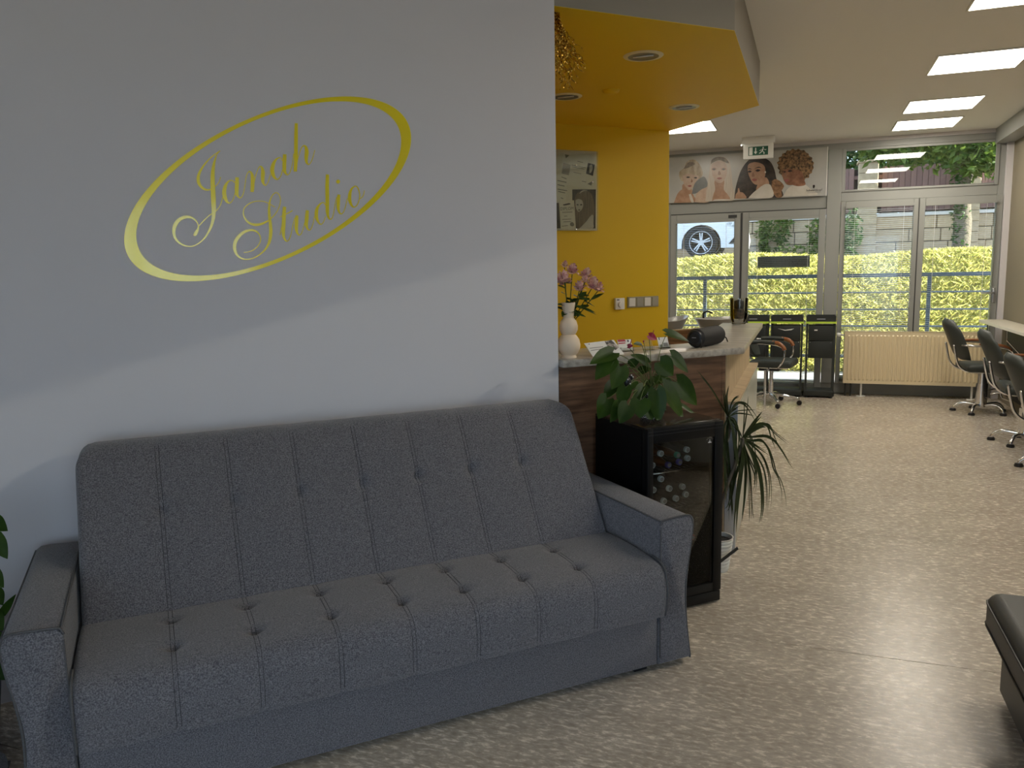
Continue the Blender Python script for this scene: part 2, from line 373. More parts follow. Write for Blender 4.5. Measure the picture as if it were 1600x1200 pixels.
# closer plate at the head of the left door leaf
MB().box((-.90, Y0-.036, 2.105), (-.80, Y0-.028, 2.14)).build('closer_plate', M['gasket'], d1)
# notice stuck on the right door leaf, seen from behind
nb = at_Y(1184, 401, YW+.03); ne = at_Y(1265, 417, YW+.03)
tag(MB().box((nb.x, YW+.029, ne.z), (ne.x, YW+.034, nb.z)).build('door_notice', mat('grey_notice_back', (.26, .27, .26), .7, noise=(60, (.20, .21, .2), .4, .6))), 'grey oblong notice stuck on the door glass, seen from behind', 'sign')
# venetian blinds in front of each pane
M['slat'] = mat('blind_slat', (.62, .66, .67), .35)
def blind(x0, x1, z0, z1, tilt, label):
    t = thing('venetian_blind', ((x0+x1)/2, YW-.002, z0), 0, label, 'blind', 'venetian blinds on the end windows')
    h = z1-z0; w = (x1-x0)/2; y = -.045
    MB().box((-w, y-.016, h-.03), (w, y+.016, h)).build('headrail', M['frame'], t)
    s = MB(); n = int((h-.06)/.0212)
    for i in range(n):
        z = .03+i*.0212; c = math.cos(tilt)*.0105; q = math.sin(tilt)*.0105
        s.add([(-w, y-c, z-q), (w, y-c, z-q), (w, y, z+.0012), (-w, y, z+.0012), (-w, y+c, z+q), (w, y+c, z+q)], [(0, 1, 2, 3), (3, 2, 5, 4)])
    s.build('slats', M['slat'], t, kind='stuff')
    for f in (-.72, .72):
        MB().tube([(w*f, y-.013, .02), (w*f, y-.013, h-.02)], .0022, 6).build('ladder_cord', M['white'], t)
    MB().box((-w, y-.011, .004), (w, y+.011, .022)).build('bottom_rail', M['slat'], t)
blind(-1.525, -.82, .13, 2.09, .10, 'fine white venetian blind on the door leaf beside the yellow wall')
blind(-.66, .125, .13, 2.09, .02, 'fine white venetian blind on the door leaf with the grey notice')
blind(.41, 1.115, .13, 2.19, .22, 'fine venetian blind, slats tilted, on the sash behind the radiator valve')
blind(1.232, 1.925, .13, 2.18, .0, 'fine venetian blind on the sash with the lever handle')
# ================================================================== sofa (local x along the wall, y towards it)
RU = PI/4
sofa = thing('sofa', UW(0, 2.276), RU, 'long grey woven sofa with tufted back and flared arms against the grey wall', 'sofa')
SEAMS = [-.003, .225, .458, .689, .907, 1.128, 1.352]
SX0, SX1 = -.262, 1.655
def ulist(x0, x1):
    us = [x0, x0+.004, x0+.010, x0+.02, x0+.035, x0+.06, x0+.09]
    for s_ in SEAMS: us += [s_+d for d in (-.075, -.05, -.032, -.02, -.013, -.009, -.006, -.003, 0, .003, .006, .009, .013, .02, .032, .05, .075)]
    us += [x1-.09, x1-.06, x1-.035, x1-.02, x1-.010, x1-.004, x1]
    return sorted(us)
def bump_fn(u, t, btns, length):
    """outward offset of the upholstery at seam coordinate u and profile length t"""
    d = 0
    for s_ in SEAMS:
        q = abs(u-s_)
        if q < .12:
            d -= .0030*math.exp(-(q/.030)**2); d -= .0010*math.exp(-((q-.006)/.0028)**2)
            for b in btns: d -= .021*math.exp(-((u-s_)/.022)**2-((t-b)/.020)**2)
    return d
def cushion(prof, x0, x1, btns, endr, fade, nseg):
    """prof: closed-ish list of (y,z) points along the cloth; swept along x with tufting"""
    P = spline(prof, nseg); T = [0]
    for a, b in zip(P[:-1], P[1:]): T.append(T[-1]+math.hypot(b[0]-a[0], b[1]-a[1]))
    us = ulist(x0, x1); cy = sum(p[0] for p in P)/len(P); cz = sum(p[1] for p in P)/len(P); N = []
    for i in range(len(P)):
        a = P[max(i-1, 0)]; b = P[min(i+1, len(P)-1)]; ty, tz = b[0]-a[0], b[1]-a[1]; l = math.hypot(ty, tz) or 1; N.append((-tz/l, ty/l))
    sgn = 1 if sum(n[0]*(p[0]-cy)+n[1]*(p[1]-cz) for n, p in zip(N, P)) > 0 else -1
    m = MB()
    def fn(i, j):
        u = us[i]; y, z = P[j]; e = min(u-x0, x1-u); k = 0
        if e < endr: k = endr-math.sqrt(max(0, endr**2-(endr-e)**2))
        d = (bump_fn(u, T[j], btns, T[-1])*fade(T[j], T[-1])-k)*1.0
        return (u, y+sgn*N[j][0]*d, z+sgn*N[j][1]*d)
    m.grid(fn, len(us), len(P))
    n = len(P)
    m.f.append(tuple(range(n))); m.f.append(tuple((len(us)-1)*n+j for j in range(n)))
    return m
# seat: from front bottom, over the front edge, to the back
seat_prof = [(.05, .236), (.012, .236), (.004, .245), (.0, .28), (-.004, .33), (.0, .372), (.012, .405), (.04, .428), (.09, .438), (.16, .444), (.25, .447), (.34, .446), (.42, .440), (.47, .425)]
cs = cushion(seat_prof, SX0, SX1, (.345, .53), .02, lambda t, L: min(1, t/.05), 9)
seat = cs.build('seat', M['fabric'], sofa, smooth=180)
# backrest, leaning to the wall
back_prof = [(.40, .40), (.405, .44), (.455, .52), (.515, .62), (.585, .73), (.645, .83), (.690, .895), (.715, .925), (.745, .942), (.785, .945), (.825, .935), (.845, .90), (.850, .80), (.852, .60), (.853, .40)]
cb = cushion(back_prof, SX0+.006, SX1-.006, (.387,), .02, lambda t, L: 1 if t < .62 else max(0, 1-(t-.62)/.12), 9)
# rounded upper corners of the back
for v in cb.v:
    for x0, sg in ((SX0+.006, 1), (SX1-.006, -1)):
        r = .075; ex = (v.x-x0)*sg; ez = .945-v.z
        if ex < r and ez < r:
            q = math.hypot(r-ex, r-ez)
            if q > r: v.x = x0+sg*(r-(r-ex)*r/q); v.z = .945-(r-(r-ez)*r/q)
backrest = cb.build('backrest', M['fabric'], sofa, smooth=180)
# seam welts beside each stitched line are sub-parts: twin stitch lines on the front of the seat and back
def on_prof(prof, t0, t1, u, off, n=26, btns=()):
    P = spline(prof, 6); T = [0]
    for a, b in zip(P[:-1], P[1:]): T.append(T[-1]+math.hypot(b[0]-a[0], b[1]-a[1]))
    out = []
    for k in range(n):
        t = t0+(t1-t0)*k/(n-1)
        for i in range(len(T)-1):
            if T[i] <= t <= T[i+1]:
                f = (t-T[i])/max(1e-9, T[i+1]-T[i]); y = P[i][0]+(P[i+1][0]-P[i][0])*f; z = P[i][1]+(P[i+1][1]-P[i][1])*f
                ty, tz = P[i+1][0]-P[i][0], P[i+1][1]-P[i][1]; l = math.hypot(ty, tz) or 1
                d = bump_fn(u, t, btns, T[-1])+off
                out.append((u, y-tz/l*d, z+ty/l*d)); break
    return out
for s_ in SEAMS:
    a = MB()
    for q in (-.006, .006): a.tube(on_prof(seat_prof, .06, .62, s_+q, .0005, 30, (.345, .53)), .0008, 4)
    a.build('seam', M['stitch'], seat)
    a = MB()
    for q in (-.006, .006): a.tube(on_prof(back_prof, .05, .62, s_+q, .0005, 30, (.387,)), .0008, 4)
    a.build('seam', M['stitch'], backrest)
for x in (SX0+.003, SX1-.003):
    MB().tube([(x, p[0]-.001, p[1]) for p in spline([(.01, .24), (-.002, .29), (-.003, .34), (.004, .385), (.02, .418), (.05, .434), (.1, .441)], 4)], .004, 6).build('piping', M['piping'], seat, smooth=180)
# base panel, feet
MB().box((SX0, .062, .022), (SX1, .60, .262), .006).build('base', M['fabric'], sofa, smooth=40)
for x in (SX0+.06, SX1-.06):
    for y in (.085, .52): MB().box((x-.03, y, 0), (x+.03, y+.05, .03), .004).build('foot', M['black'], sofa)
# arms: flared outline in the x-z plane, swept from front to back
def arm(inner, sg):
    o = [(0, .020), (0, .565), (.006, .578), (.018, .585), (.10, .590), (.128, .588), (.142, .578), (.148, .560), (.146, .52), (.138, .46), (.128, .40), (.120, .33), (.118, .27), (.121, .20), (.128, .13), (.136, .07), (.142, .030), (.140, .020)]
    pts = [(inner+sg*a, b) for a, b in o]
    m = MB(); n = len(pts); ysr = [(.055, .010), (.0585, .004), (.066, 0), (.40, 0), (.70, 0), (.835, 0), (.842, .004), (.846, .010)]
    cx = inner+sg*.07; vs = []
    for y, ins in ysr:
        for x, z in pts:
            dx = cx-x; dz = .3-z; l = math.hypot(dx, dz); vs.append((x+dx/l*ins, y, z+dz/l*ins))
    m.add(vs, [(i*n+j, i*n+(j+1) % n, (i+1)*n+(j+1) % n, (i+1)*n+j) for i in range(len(ysr)-1) for j in range(n)]+[tuple(range(n)), tuple((len(ysr)-1)*n+j for j in range(n))[::-1]])
    a = m.build('arm', M['fabric'], sofa, smooth=50)
    for q in (pts[1:9], pts[8:]):
        MB().tube([(x+sg*.000, .0575, z) for x, z in spline(q, 3)], .0038, 6).build('piping', M['piping'], a, smooth=180)
    MB().tube([(inner+sg*.002, .0565, z) for z in (.05, .2, .4, .55)], .003, 6).build('piping', M['piping'], a, smooth=180)
    for x, z in ((inner+sg*.006, .580), (inner+sg*.145, .574)):
        MB().tube([(x, .06, z), (x, .3, z+.001), (x, .6, z+.001), (x, .83, z)], .0036, 6).build('piping', M['piping'], a, smooth=180)
    for y in (.10, .74): MB().box((inner+sg*.03, y, 0), (inner+sg*.10, y+.05, .024), .004).build('foot', M['black'], a)
arm(1.660, 1); arm(-.266, -1)
# ================================================================== gold lettering and ring on the grey wall (traced, laid flat on the wall plane)
WL = WW-.0015
logo = thing('wall_lettering', UW(.49, WL, 1.85), RU, 'gold foil script lettering inside a tilted oval ring on the grey wall', 'lettering')
LL = local(logo)
def wallpt(x, y, off=0): return LL(at_w(x, y, WL-off))
def ribbon(pts, mb, off):
    P = spline(pts, 7); n = len(P); vs = []
    for i, (x, y, w) in enumerate(P):
        a = P[max(i-1, 0)]; b = P[min(i+1, n-1)]; dx, dy = b[0]-a[0], b[1]-a[1]; l = math.hypot(dx, dy) or 1
        w = max(w*1.06, 1.15)/2; vs += [wallpt(x-dy/l*w, y+dx/l*w, off), wallpt(x+dy/l*w, y-dx/l*w, off)]
    mb.add(vs, [(2*i, 2*i+1, 2*i+3, 2*i+2) for i in range(n-1)])
GL = {}
GL['J'] = [[(344, 235.5, 1), (339, 241, 1.2), (336.5, 248, 2.2), (334, 258, 4), (332.5, 270, 5.6), (332.3, 285, 6.4), (333, 300, 6.8), (333.6, 315, 6.8), (334, 328, 6.5), (333.2, 341, 5.2), (330.3, 352.5, 4), (326, 362, 3), (320, 371.5, 2.4), (311.5, 379.5, 1.8), (303, 384, 1.6), (295, 385, 1.6), (286, 382.8, 2.1), (278, 377.5, 2.8), (273, 370, 3.8), (271.7, 360, 5), (274.5, 350, 5.8), (281.5, 342.3, 5.2), (291, 339, 4.2), (300, 340.5, 2.9), (306.5, 345.5, 1.8), (309.8, 352, 1.5), (309.2, 358, 3.2), (306.5, 363.5, 5), (304.2, 367.4, 4.2), (303.8, 368.4, 2)],
           [(310, 354, 1.4), (318, 345.2, 1.5), (325, 338.5, 1.5), (331.5, 333.5, 1.4), (338, 329.2, 1.3), (343.5, 322, 1.3), (347, 312.5, 1.2), (348.5, 306, 1)],
           [(344, 235.5, 1), (335.5, 241.3, 1.3), (326, 249.5, 1.7), (317, 260.5, 2.6), (311.2, 271, 3.9), (309.6, 280, 4.7), (311.3, 287.5, 4.5), (316, 293.4, 3.6), (322, 296.4, 2.7), (328.5, 296, 2), (334.5, 292.6, 1.4), (339.8, 287.6, 1.2), (343.3, 282, 1.2), (344.8, 276.5, 1)]]
GL['a'] = [[(367.5, 286, 1.2), (364.5, 283, 1.3), (360.3, 281.9, 1.5), (355.8, 284.5, 2.6), (352, 291, 4.8), (350.3, 300, 6), (351.4, 308, 5.6), (354.3, 314.5, 4), (358, 317.2, 2), (361.2, 315.8, 1.3), (364.2, 311.5, 1.2), (366.5, 305, 1.2), (368, 297, 1.2)],
           [(370.4, 277, 5), (370.2, 287, 5.6), (369.8, 298, 5.6), (370.4, 304, 4.6), (373, 308, 2.3), (376, 309, 1.5), (379, 305.5, 1.2), (381.2, 298, 1.1), (383, 288, 1.1)]]
GL['n'] = [[(382, 294, 1.1), (383.5, 284, 1.1), (385, 275, 1.2), (387.2, 270, 1.3), (390, 267.9, 1.8), (392.6, 270.2, 3.2), (394.3, 276, 5), (394.7, 284, 5.6), (394.5, 292, 5.6), (393.8, 300, 5)],
           [(396.4, 294, 1.1), (397.3, 285, 1.2), (399.2, 275.5, 1.2), (402, 267, 1.2), (404.6, 261.7, 1.3), (407, 259.9, 1.8), (409.4, 262.5, 3.6), (410.8, 269, 5.6), (410.4, 277, 5.6), (410.8, 284, 4.4), (412.6, 288, 2.4), (415.2, 289.3, 1.5), (418, 286, 1.1), (420.4, 280, 1.1), (422.5, 272, 1.1)]]
GL['a2'] = [[(441.2, 251.5, 1.2), (439.2, 247.6, 1.3), (436.2, 246.3, 1.5), (431.4, 249.3, 2.8), (427.3, 256, 5), (425.3, 265, 6), (426.6, 272.5, 5.4), (429.6, 278, 3.6), (433.4, 280.2, 1.8), (437, 277.8, 1.3), (439.8, 272, 1.2), (441.4, 265, 1.2)],
            [(445, 241, 5), (444.6, 250, 5.7), (444.2, 260, 5.6), (444.8, 267.5, 4.5), (447.3, 272, 2.2), (449.5, 273, 1.5), (452.3, 270.6, 1.2), (455.2, 263, 1.1), (457.4, 253, 1.1), (458.8, 240, 1)]]
GL['h'] = [[(463, 192.5, 4.6), (462.6, 210, 5.4), (462.5, 230, 5.5), (462.2, 250, 5.5), (461.4, 268, 5)],
           [(464.6, 254, 1.1), (465.6, 247, 1.2), (468, 239, 1.2), (471, 231.3, 1.3), (473.6, 228.2, 1.5), (475.6, 227.6, 2), (478, 230.3, 4), (479.3, 237, 5.6), (478.6, 245, 5.4), (478.7, 252, 4), (480.4, 256, 2.2), (482.2, 257, 1.5), (485.4, 254.2, 1.2), (488.4, 247.5, 1.1), (490.4, 240.5, 1), (491.8, 234.5, .9)]]
GL['S'] = [[(381, 394.5, .9), (388, 393.6, 1.2), (396, 390.6, 1.3), (402.7, 384.6, 1.3), (406.8, 377, 1.4), (406.6, 370, 1.5), (403.4, 364, 1.9), (398, 360.4, 2.6), (391, 359.6, 3.3), (382, 362.2, 4.1), (374, 368.5, 4.8), (368, 377.5, 5.2), (366.4, 387, 4.8), (369.2, 396.5, 3.6), (375.5, 402.7, 2.4), (385, 405.3, 1.8), (397, 402.8, 1.7), (408, 396, 2), (416, 387.5, 2.9), (421, 377, 4.2), (423, 363, 5), (422.4, 350, 4.6), (420.9, 338, 4), (420.4, 327, 3.4), (421.3, 316, 2.4), (424, 308, 1.5), (427.8, 302.7, 1.3), (431.8, 301, 1.2), (436, 304, 1.2), (438.3, 312, 1.2), (437, 321, 1.2), (433.2, 329.7, 1.2), (428, 336.8, 1.4), (422, 342.4, 1.8), (416, 346.6, 2.6), (408, 350, 3.5), (400, 351.2, 3.8), (391.5, 349.4, 3.3), (384.6, 344, 2.5), (380.3, 335, 1.8), (381.4, 326, 1.5), (387, 319.9, 1.4), (395, 315.6, 1.3), (405, 314.1, 1.2), (414, 315.3, 1.2), (422, 319.2, 1.1), (429.5, 323.6, .9)]]
GL['t'] = [[(444.6, 323, 4.6), (443.8, 335, 5.4), (443.3, 350, 5.4), (442.8, 364, 4.8), (444.3, 372.5, 3), (448, 376.8, 1.8), (451.8, 374, 1.2), (455, 365, 1.1), (458, 350, 1.1), (460.8, 340, 1)],
           [(437.5, 339, 1), (446, 335, 1.4), (457, 329.2, 1.6)], [(437.5, 367, .9), (439.6, 357, 1.1), (441.4, 346, 1.1)]]
GL['u'] = [[(464, 336.5, 4.2), (463.3, 347, 5.3), (463, 357, 4.8), (464.6, 364.4, 2.8), (467.4, 367.2, 1.6), (470.8, 365, 1.2), (473.5, 358, 1.1), (476, 348, 1)],
           [(480.2, 328.5, 4.6), (479.4, 340, 5.5), (478.7, 350, 4.8), (480.4, 357, 2.8), (483.5, 359.5, 1.6), (486.8, 356.3, 1.2), (489.5, 348, 1.1), (491.5, 338, 1)]]
GL['d'] = [[(508.7, 321, 1.2), (506.8, 317.6, 1.3), (504, 316.5, 1.5), (499.4, 319.5, 2.4), (495.6, 326, 4.4), (494.2, 335, 5.2), (495.6, 343, 4), (498.8, 349, 2.2), (502, 350.4, 1.4), (505.6, 346.6, 1.2), (508.8, 338, 1.1)],
           [(511.6, 272.5, 4.6), (511.2, 290, 5.4), (511.4, 310, 5.4), (511.5, 329, 5), (512.8, 338.5, 3.2), (516, 342.7, 1.6), (519.6, 339.4, 1.2), (522, 329, 1.1), (524, 317, 1.1), (526, 308, 1)]]
GL['i'] = [[(529.6, 304, 4), (528.6, 315, 5.2), (528.5, 325, 4.4), (530.3, 332, 2.6), (533.4, 334.2, 1.5), (537.2, 330.4, 1.2), (540.4, 320.5, 1.1), (542.6, 310, 1)],
           [(528.2, 280.6, 1), (528.2, 281.8, 4.4), (528.2, 283.8, 5.8), (528.2, 285.8, 4.4), (528.2, 287, 1)]]
GL['o'] = [[(554.6, 290.6, 1.5), (549.6, 294.8, 2.8), (546.8, 303, 4.6), (546.3, 312, 5), (548.8, 319.6, 3.4), (553, 323.8, 1.6), (557.8, 320.5, 1.3), (561.2, 312.5, 1.3), (562, 304, 1.5), (560.2, 295.8, 1.6), (557.6, 291.8, 1.5), (554.6, 290.6, 1.5)],
           [(561.5, 310.8, 1.1), (566, 308, 1.2), (568.4, 303, 1.1), (569.3, 297.5, 1)]]
k = 0
for key, strokes in GL.items():
    m = MB()
    for n_, st in enumerate(strokes):
        k += 1
        if key == 'i' and n_ == 1: dm = MB(); ribbon(st, dm, .0004+.00002*k); dm.build('letter_dot', M['gold'], logo)
        else: ribbon(st, m, .0004+.00002*k)
    m.build('letter', M['gold'], logo)
# the ring: outer and inner ellipses fitted through traced points
def fit_ellipse(pts):
    import numpy as np
    q = [LL(at_w(x, y, WL)) for x, y in pts]
    A = np.array([[p.x**2, p.x*p.z, p.z**2, p.x, p.z] for p in q]); a, b, c, d, e = np.linalg.lstsq(A, np.ones(len(q)), rcond=None)[0]
    Mx = np.array([[2*a, b], [b, 2*c]]); cx, cz = np.linalg.solve(Mx, [-d, -e])
    Fv = 1+a*cx*cx+b*cx*cz+c*cz*cz
    w, V = np.linalg.eigh(np.array([[a, b/2], [b/2, c]])/Fv)
    return lambda t: (cx+V[0, 0]*math.cos(t)/w[0]**.5+V[0, 1]*math.sin(t)/w[1]**.5, cz+V[1, 0]*math.cos(t)/w[0]**.5+V[1, 1]*math.sin(t)/w[1]**.5), (cx, cz)
OUT = [(193, 372), (545, 153.2), (642.9, 216.5), (627.5, 175.4), (590.7, 308.7), (290, 439.5), (338.7, 433.6), (485, 389.7), (257.5, 269.5), (355, 201), (452.5, 162), (205, 410), (232, 429)]
INN = [(210, 368), (543.5, 162), (628.3, 219.4), (304.7, 428), (485, 382.5), (582, 305), (265, 276), (355, 208.5), (452.5, 167.5), (612, 181), (228, 407), (250, 420)]
fo, co = fit_ellipse(OUT); fi, ci = fit_ellipse(INN)
def ang(f, c): p = f(0); return math.atan2(p[1]-c[1], p[0]-c[0])
def polar(f, c, n=400):
    L_ = sorted(((math.atan2(p[1]-c[1], p[0]-c[0]), p) for p in (f(2*PI*i/n) for i in range(n)))); return L_
po = polar(fo, co); pi_ = polar(fi, co)
m = MB(); n = 180; vs = []
def look(L_, a): return min(L_, key=lambda q: abs((q[0]-a+PI) % (2*PI)-PI))[1]
for i in range(n):
    t = 2*PI*i/n; a = fo(t); an = math.atan2(a[1]-co[1], a[0]-co[0]); b = look(pi_, an)
    vs += [(a[0], -.0004, a[1]), (b[0], -.0004, b[1])]
m.add(vs, [(2*i, 2*i+1, (2*i+3) % (2*n), (2*i+2) % (2*n)) for i in range(n)])
m.build('oval_ring', M['gold'], logo)
# ================================================================== reception counter
ZT0, ZT1 = 1.064, 1.100
ct = thing('reception_counter', UW(2.2, WW+.2), RU, 'walnut fronted reception counter with a pale oak wing beside the fridge', 'counter')
LC = local(ct)
def lp(l): return [LC(p) for p in l]
MB().prism(lp([UW(1.71, 3.205, .06), UW(2.655, 3.205, .06), UW(2.655, 3.205, ZT0), UW(1.71, 3.205, ZT0)]), LC(UW(0, .02))-LC(UW(0, 0))).build('front_panel', M['walnut'], ct, label='dark walnut laminate front panel')
MB().prism(lp([UW(1.71, 3.23, 0), UW(2.64, 3.23, 0), UW(2.64, 3.23, .06), UW(1.71, 3.23, .06)]), LC(UW(0, .02))-LC(UW(0, 0))).build('plinth', M['black'], ct)
# dark edge strip on the end of the front panel
MB().prism(lp([UW(2.655, 3.203, 0), UW(2.675, 3.203, 0), UW(2.675, 3.203, ZT0), UW(2.655, 3.203, ZT0)]), LC(UW(0, .03))-LC(UW(0, 0))).build('edge_strip', M['walnut'], ct)
# wing: oak face towards the hall, with a lower glazed display front
xw = -.37
MB().prism(lp([(xw, 4.17, 0), (xw, 6.02, 0), (xw, 6.02, ZT0), (xw, 4.17, ZT0)]), LC(Vector((-.02, 0, 0)))-LC(Vector((0, 0, 0)))).build('wing_panel', M['oak'], ct, label='pale oak laminate side of the counter wing')
MB().prism(lp([(xw-.16, 6.0, 0), (xw-.02, 6.0, 0), (xw-.02, 6.0, ZT0), (xw-.16, 6.0, ZT0)]), LC(Vector((0, .02, 0)))-LC(Vector((0, 0, 0)))).build('wing_end', M['oak'], ct)
M['frost'] = mat('frosted_glass', (.50, .53, .48), .25, noise=(9, (.56, .55, .46), .35, .65), stretch=(1, 4, 1))
MB().prism(lp([(xw+.052, 4.22, .03), (xw+.052, 6.0, .03), (xw+.052, 6.0, .80), (xw+.052, 4.22, .80)]), LC(Vector((.006, 0, 0)))-LC(Vector((0, 0, 0)))).build('display_pane', M['frost'], ct, label='frosted pane of the low display front')
MB().prism(lp([(xw+.002, 4.19, .80), (xw+.002, 6.0, .80), (xw+.062, 6.0, .80), (xw+.062, 4.19, .80)]), (0, 0, .016)).build('display_ledge', M['oak'], ct)
MB().prism(lp([(xw+.002, 4.19, 0), (xw+.06, 4.19, 0), (xw+.06, 4.22, 0), (xw+.002, 4.22, 0)]), (0, 0, .80)).build('display_post', M['alu'], ct, label='aluminium corner post')
MB().prism(lp([(xw+.002, 4.22, 0), (xw+.05, 4.22, 0), (xw+.05, 6.0, 0), (xw+.002, 6.0, 0)]), (0, 0, .03)).build('display_base', M['oak'], ct)
# worktop
tp = [UW(1.712, 3.165), UW(2.640, 3.165), Vector((-.325, 4.165, 0)), Vector((-.285, 4.21, 0)), Vector((-.285, 6.08, 0)), Vector((-.575, 6.08, 0)), Vector((-.575, 4.42, 0)), UW(2.48, 3.50), UW(2.25, 3.50), UW(2.2, 3.62), UW(1.712, 3.62)]
wt = MB().prism([(p.x, p.y, ZT0) for p in tp], (0, 0, ZT1-ZT0), .006, 2).build('counter_worktop', M['ctop'], smooth=40)
tag(wt, 'pale streaked laminate worktop running over the counter and its wing', 'worktop')
# brown desk back inside the counter
db = thing('desk_hutch', (-.95, 7.55, 0), 0, 'brown wooden panel standing inside the counter behind the black speaker', 'desk')
a = at_Y(1049, 517.5, 7.5); b = at_Y(1116, 511.5, 7.5)
hb = [(-.32, -.05, 0), (.24, -.05, 0), (.24, -.05, b.z), (-.32, -.05, a.z-.01)]
MB().prism(hb, (0, .03, 0)).build('back_panel', M['walnut'], db)
MB().prism([(-.32, -.055, a.z-.01), (.24, -.055, b.z), (.24, -.055, b.z+.012), (-.32, -.055, a.z+.002)], (0, .045, 0)).build('top_edge', M['oak'], db)
MB().box((-.32, -.02, 0), (-.30, .33, .72)).build('side_panel', M['walnut'], db); MB().box((.22, -.02, 0), (.24, .33, .72)).build('side_panel', M['walnut'], db)
MB().box((-.32, -.02, .72), (.24, .35, .745)).build('desk_top', M['oak'], db)
# ------------------------------------------------------------------ things on the worktop
def on_top(x, y): p = at_z(x, y, ZT1); return p
# vase
vp = UW(1.785, 3.245, ZT1)
vase = tag(MB().lathe([(.0, .0), (.036, 0), (.0365, .006), (.034, .014), (.043, .022), (.0525, .042), (.055, .062), (.050, .086), (.036, .106), (.030, .110), (.035, .115), (.0425, .132), (.0435, .150), (.037, .172), (.027, .184), (.0245, .189), (.027, .215), (.0305, .240), (.033, .258), (.0300, .258), (.025, .225), (.02, .19), (0, .188)], 32).build('vase', mat('cream_ceramic', (.76, .61, .45), .55), smooth=60), 'cream ceramic vase of stacked bulbs holding pink roses on the counter', 'vase')
vase.location = vp
M['petal'] = mat('rose_petal', (.48, .19, .20), .6, noise=(45, (.76, .52, .42), .40, .62))
M['petal2'] = mat('pale_rose_petal', (.74, .50, .38), .6, noise=(45, (.55, .22, .25), .42, .62))
M['roseleaf'] = leafmat('rose_leaf', (.04, .075, .015), (.07, .12, .03))
def leaf_blade(m, base, tip, width, up, fold=.15, n=7, heart=False, droop=0.0, nw=3):
    """leaf surface from base to tip, midrib and two halves"""
    base = Vector(base); tip = Vector(tip); d = tip-base; L_ = d.length; t = d.normalized(); up = Vector(up); sd = t.cross(up).normalized(); nn = sd.cross(t).normalized()
    vs = []; W = 2*nw+1
    for i in range(n+1):
        f = i/n
        if heart: prof = max(0., (math.sin(PI*min(1, (f+.10)/1.10)**.62))**.85) if f < 1 else 0; prof = prof if f > 0 else .42
        else: prof = math.sin(PI*f**.8)**.9 if 0 < f < 1 else .02
        for j in range(W):
            s_ = (j-nw)/nw; back = -.20*L_*abs(s_)**1.2*max(0, 1-f*3.2) if heart else 0
            vs.append(base+t*(L_*f+back)+sd*(width/2*prof*s_)+nn*(fold*width*prof*abs(s_)-droop*L_*f*f))
    m.add(vs, [(i*W+j, i*W+j+1, (i+1)*W+j+1, (i+1)*W+j) for i in range(n) for j in range(W-1)])
    return m
def rose(bx, by, r, dw, pale, bend, leaves, label):
    r *= 1.25
    """rose whose bloom sits at photo pixel (bx,by); stem goes down into the vase"""
    c = at_w(bx, by, 3.245+dw); root = thing('rose', vp+Vector((0, 0, .2)), RU, label, 'flower', 'pink roses in the cream vase')
    q = local(root); c = q(c); m = MB(); rng = random.Random(int(bx*7+by))
    ax = Vector((c.x*.5, rng.uniform(-.3, .3), .6)).normalized()
    X = ax.orthogonal().normalized(); Yv = ax.cross(X)
    for layer, (rad, hh, k) in enumerate(((.35, 1.0, 3), (.62, .92, 4), (.9, .72, 5), (1.05, .45, 5))):
        for j in range(k):
            a0 = 2*PI*(j+.5*layer+rng.uniform(-.15, .15))/k; sp = 2*PI/k*.72; rows = []
            for u in range(5):
                f = u/4
                for v in range(5):
                    g = a0+sp*(v/4-.5); rr = r*rad*(.25+.75*math.sin(PI/2*min(1, f*1.25)))*(1+.10*math.cos(3*g)); z = r*(-.75+1.65*hh*f)-(.22*r*layer*f*f)
                    if f == 1: rr *= 1.08
                    rows.append(c+X*rr*math.cos(g)+Yv*rr*math.sin(g)+ax*(z*(1-.12*((v-2)/2)**2*f)))
            m.add(rows, [(u*5+v, u*5+v+1, u*5+v+6, u*5+v+5) for u in range(4) for v in range(4)])
    m.build('bloom', M['petal2'] if pale else M['petal'], root, smooth=180)
    cal = MB()
    for j in range(5):
        a0 = 2*PI*j/5; e = c-ax*r*.7; leaf_blade(cal, e, e+(X*math.cos(a0)+Yv*math.sin(a0))*r*.8+ax*r*.5, r*.35, ax, n=4)
    cal.build('sepals', M['roseleaf'], root)
    s0 = Vector((c.x*.06, c.y*.06, -.05)); e = c-ax*r*.72; mid = s0.lerp(e, .5)+Vector((bend, 0, .01))
    P = [Vector(p) for p in spline([tuple(s0), tuple(mid), tuple(e)], 6)]
    MB().tube(P, .0022, 6).build('stem', M['roseleaf'], root, smooth=180)
    lv = list(leaves)+[(rng.uniform(.25, .75), rng.choice((-1, 1))*rng.uniform(.02, .05), rng.uniform(-.03, .02), rng.uniform(-.08, .12)) for _ in range(3)]
    for f, dx, dy, ln in lv:
        p = P[min(len(P)-1, int(f*len(P)))]; l = MB(); leaf_blade(l, p, p+Vector((dx*1.2, dy, ln*.3)), .034, (0, -.4, 1), .12); l.build('leaf', M['roseleaf'], root)
rose(880.3, 433, .029, .01, 0, .002, [(.4, -.05, -.01, .03)], 'large dusky pink rose, leftmost bloom over the vase')
rose(882.8, 412, .0135, .03, 1, -.002, [(.6, -.035, 0, .05)], 'small cream rosebud on the tallest stem in the vase')
rose(895, 420, .0235, .02, 0, .0, [(.45, .03, -.02, .05)], 'dark pink half open rose standing upright in the vase')
rose(905.5, 447, .0235, -.02, 0, .004, [(.5, .03, -.02, -.05), (.35, -.05, 0, .02)], 'mauve open rose low in the front of the bunch')
rose(916.5, 427, .024, .03, 1, .004, [(.5, .05, 0, .0)], 'pale blush rose at the crown of the right hand bunch')
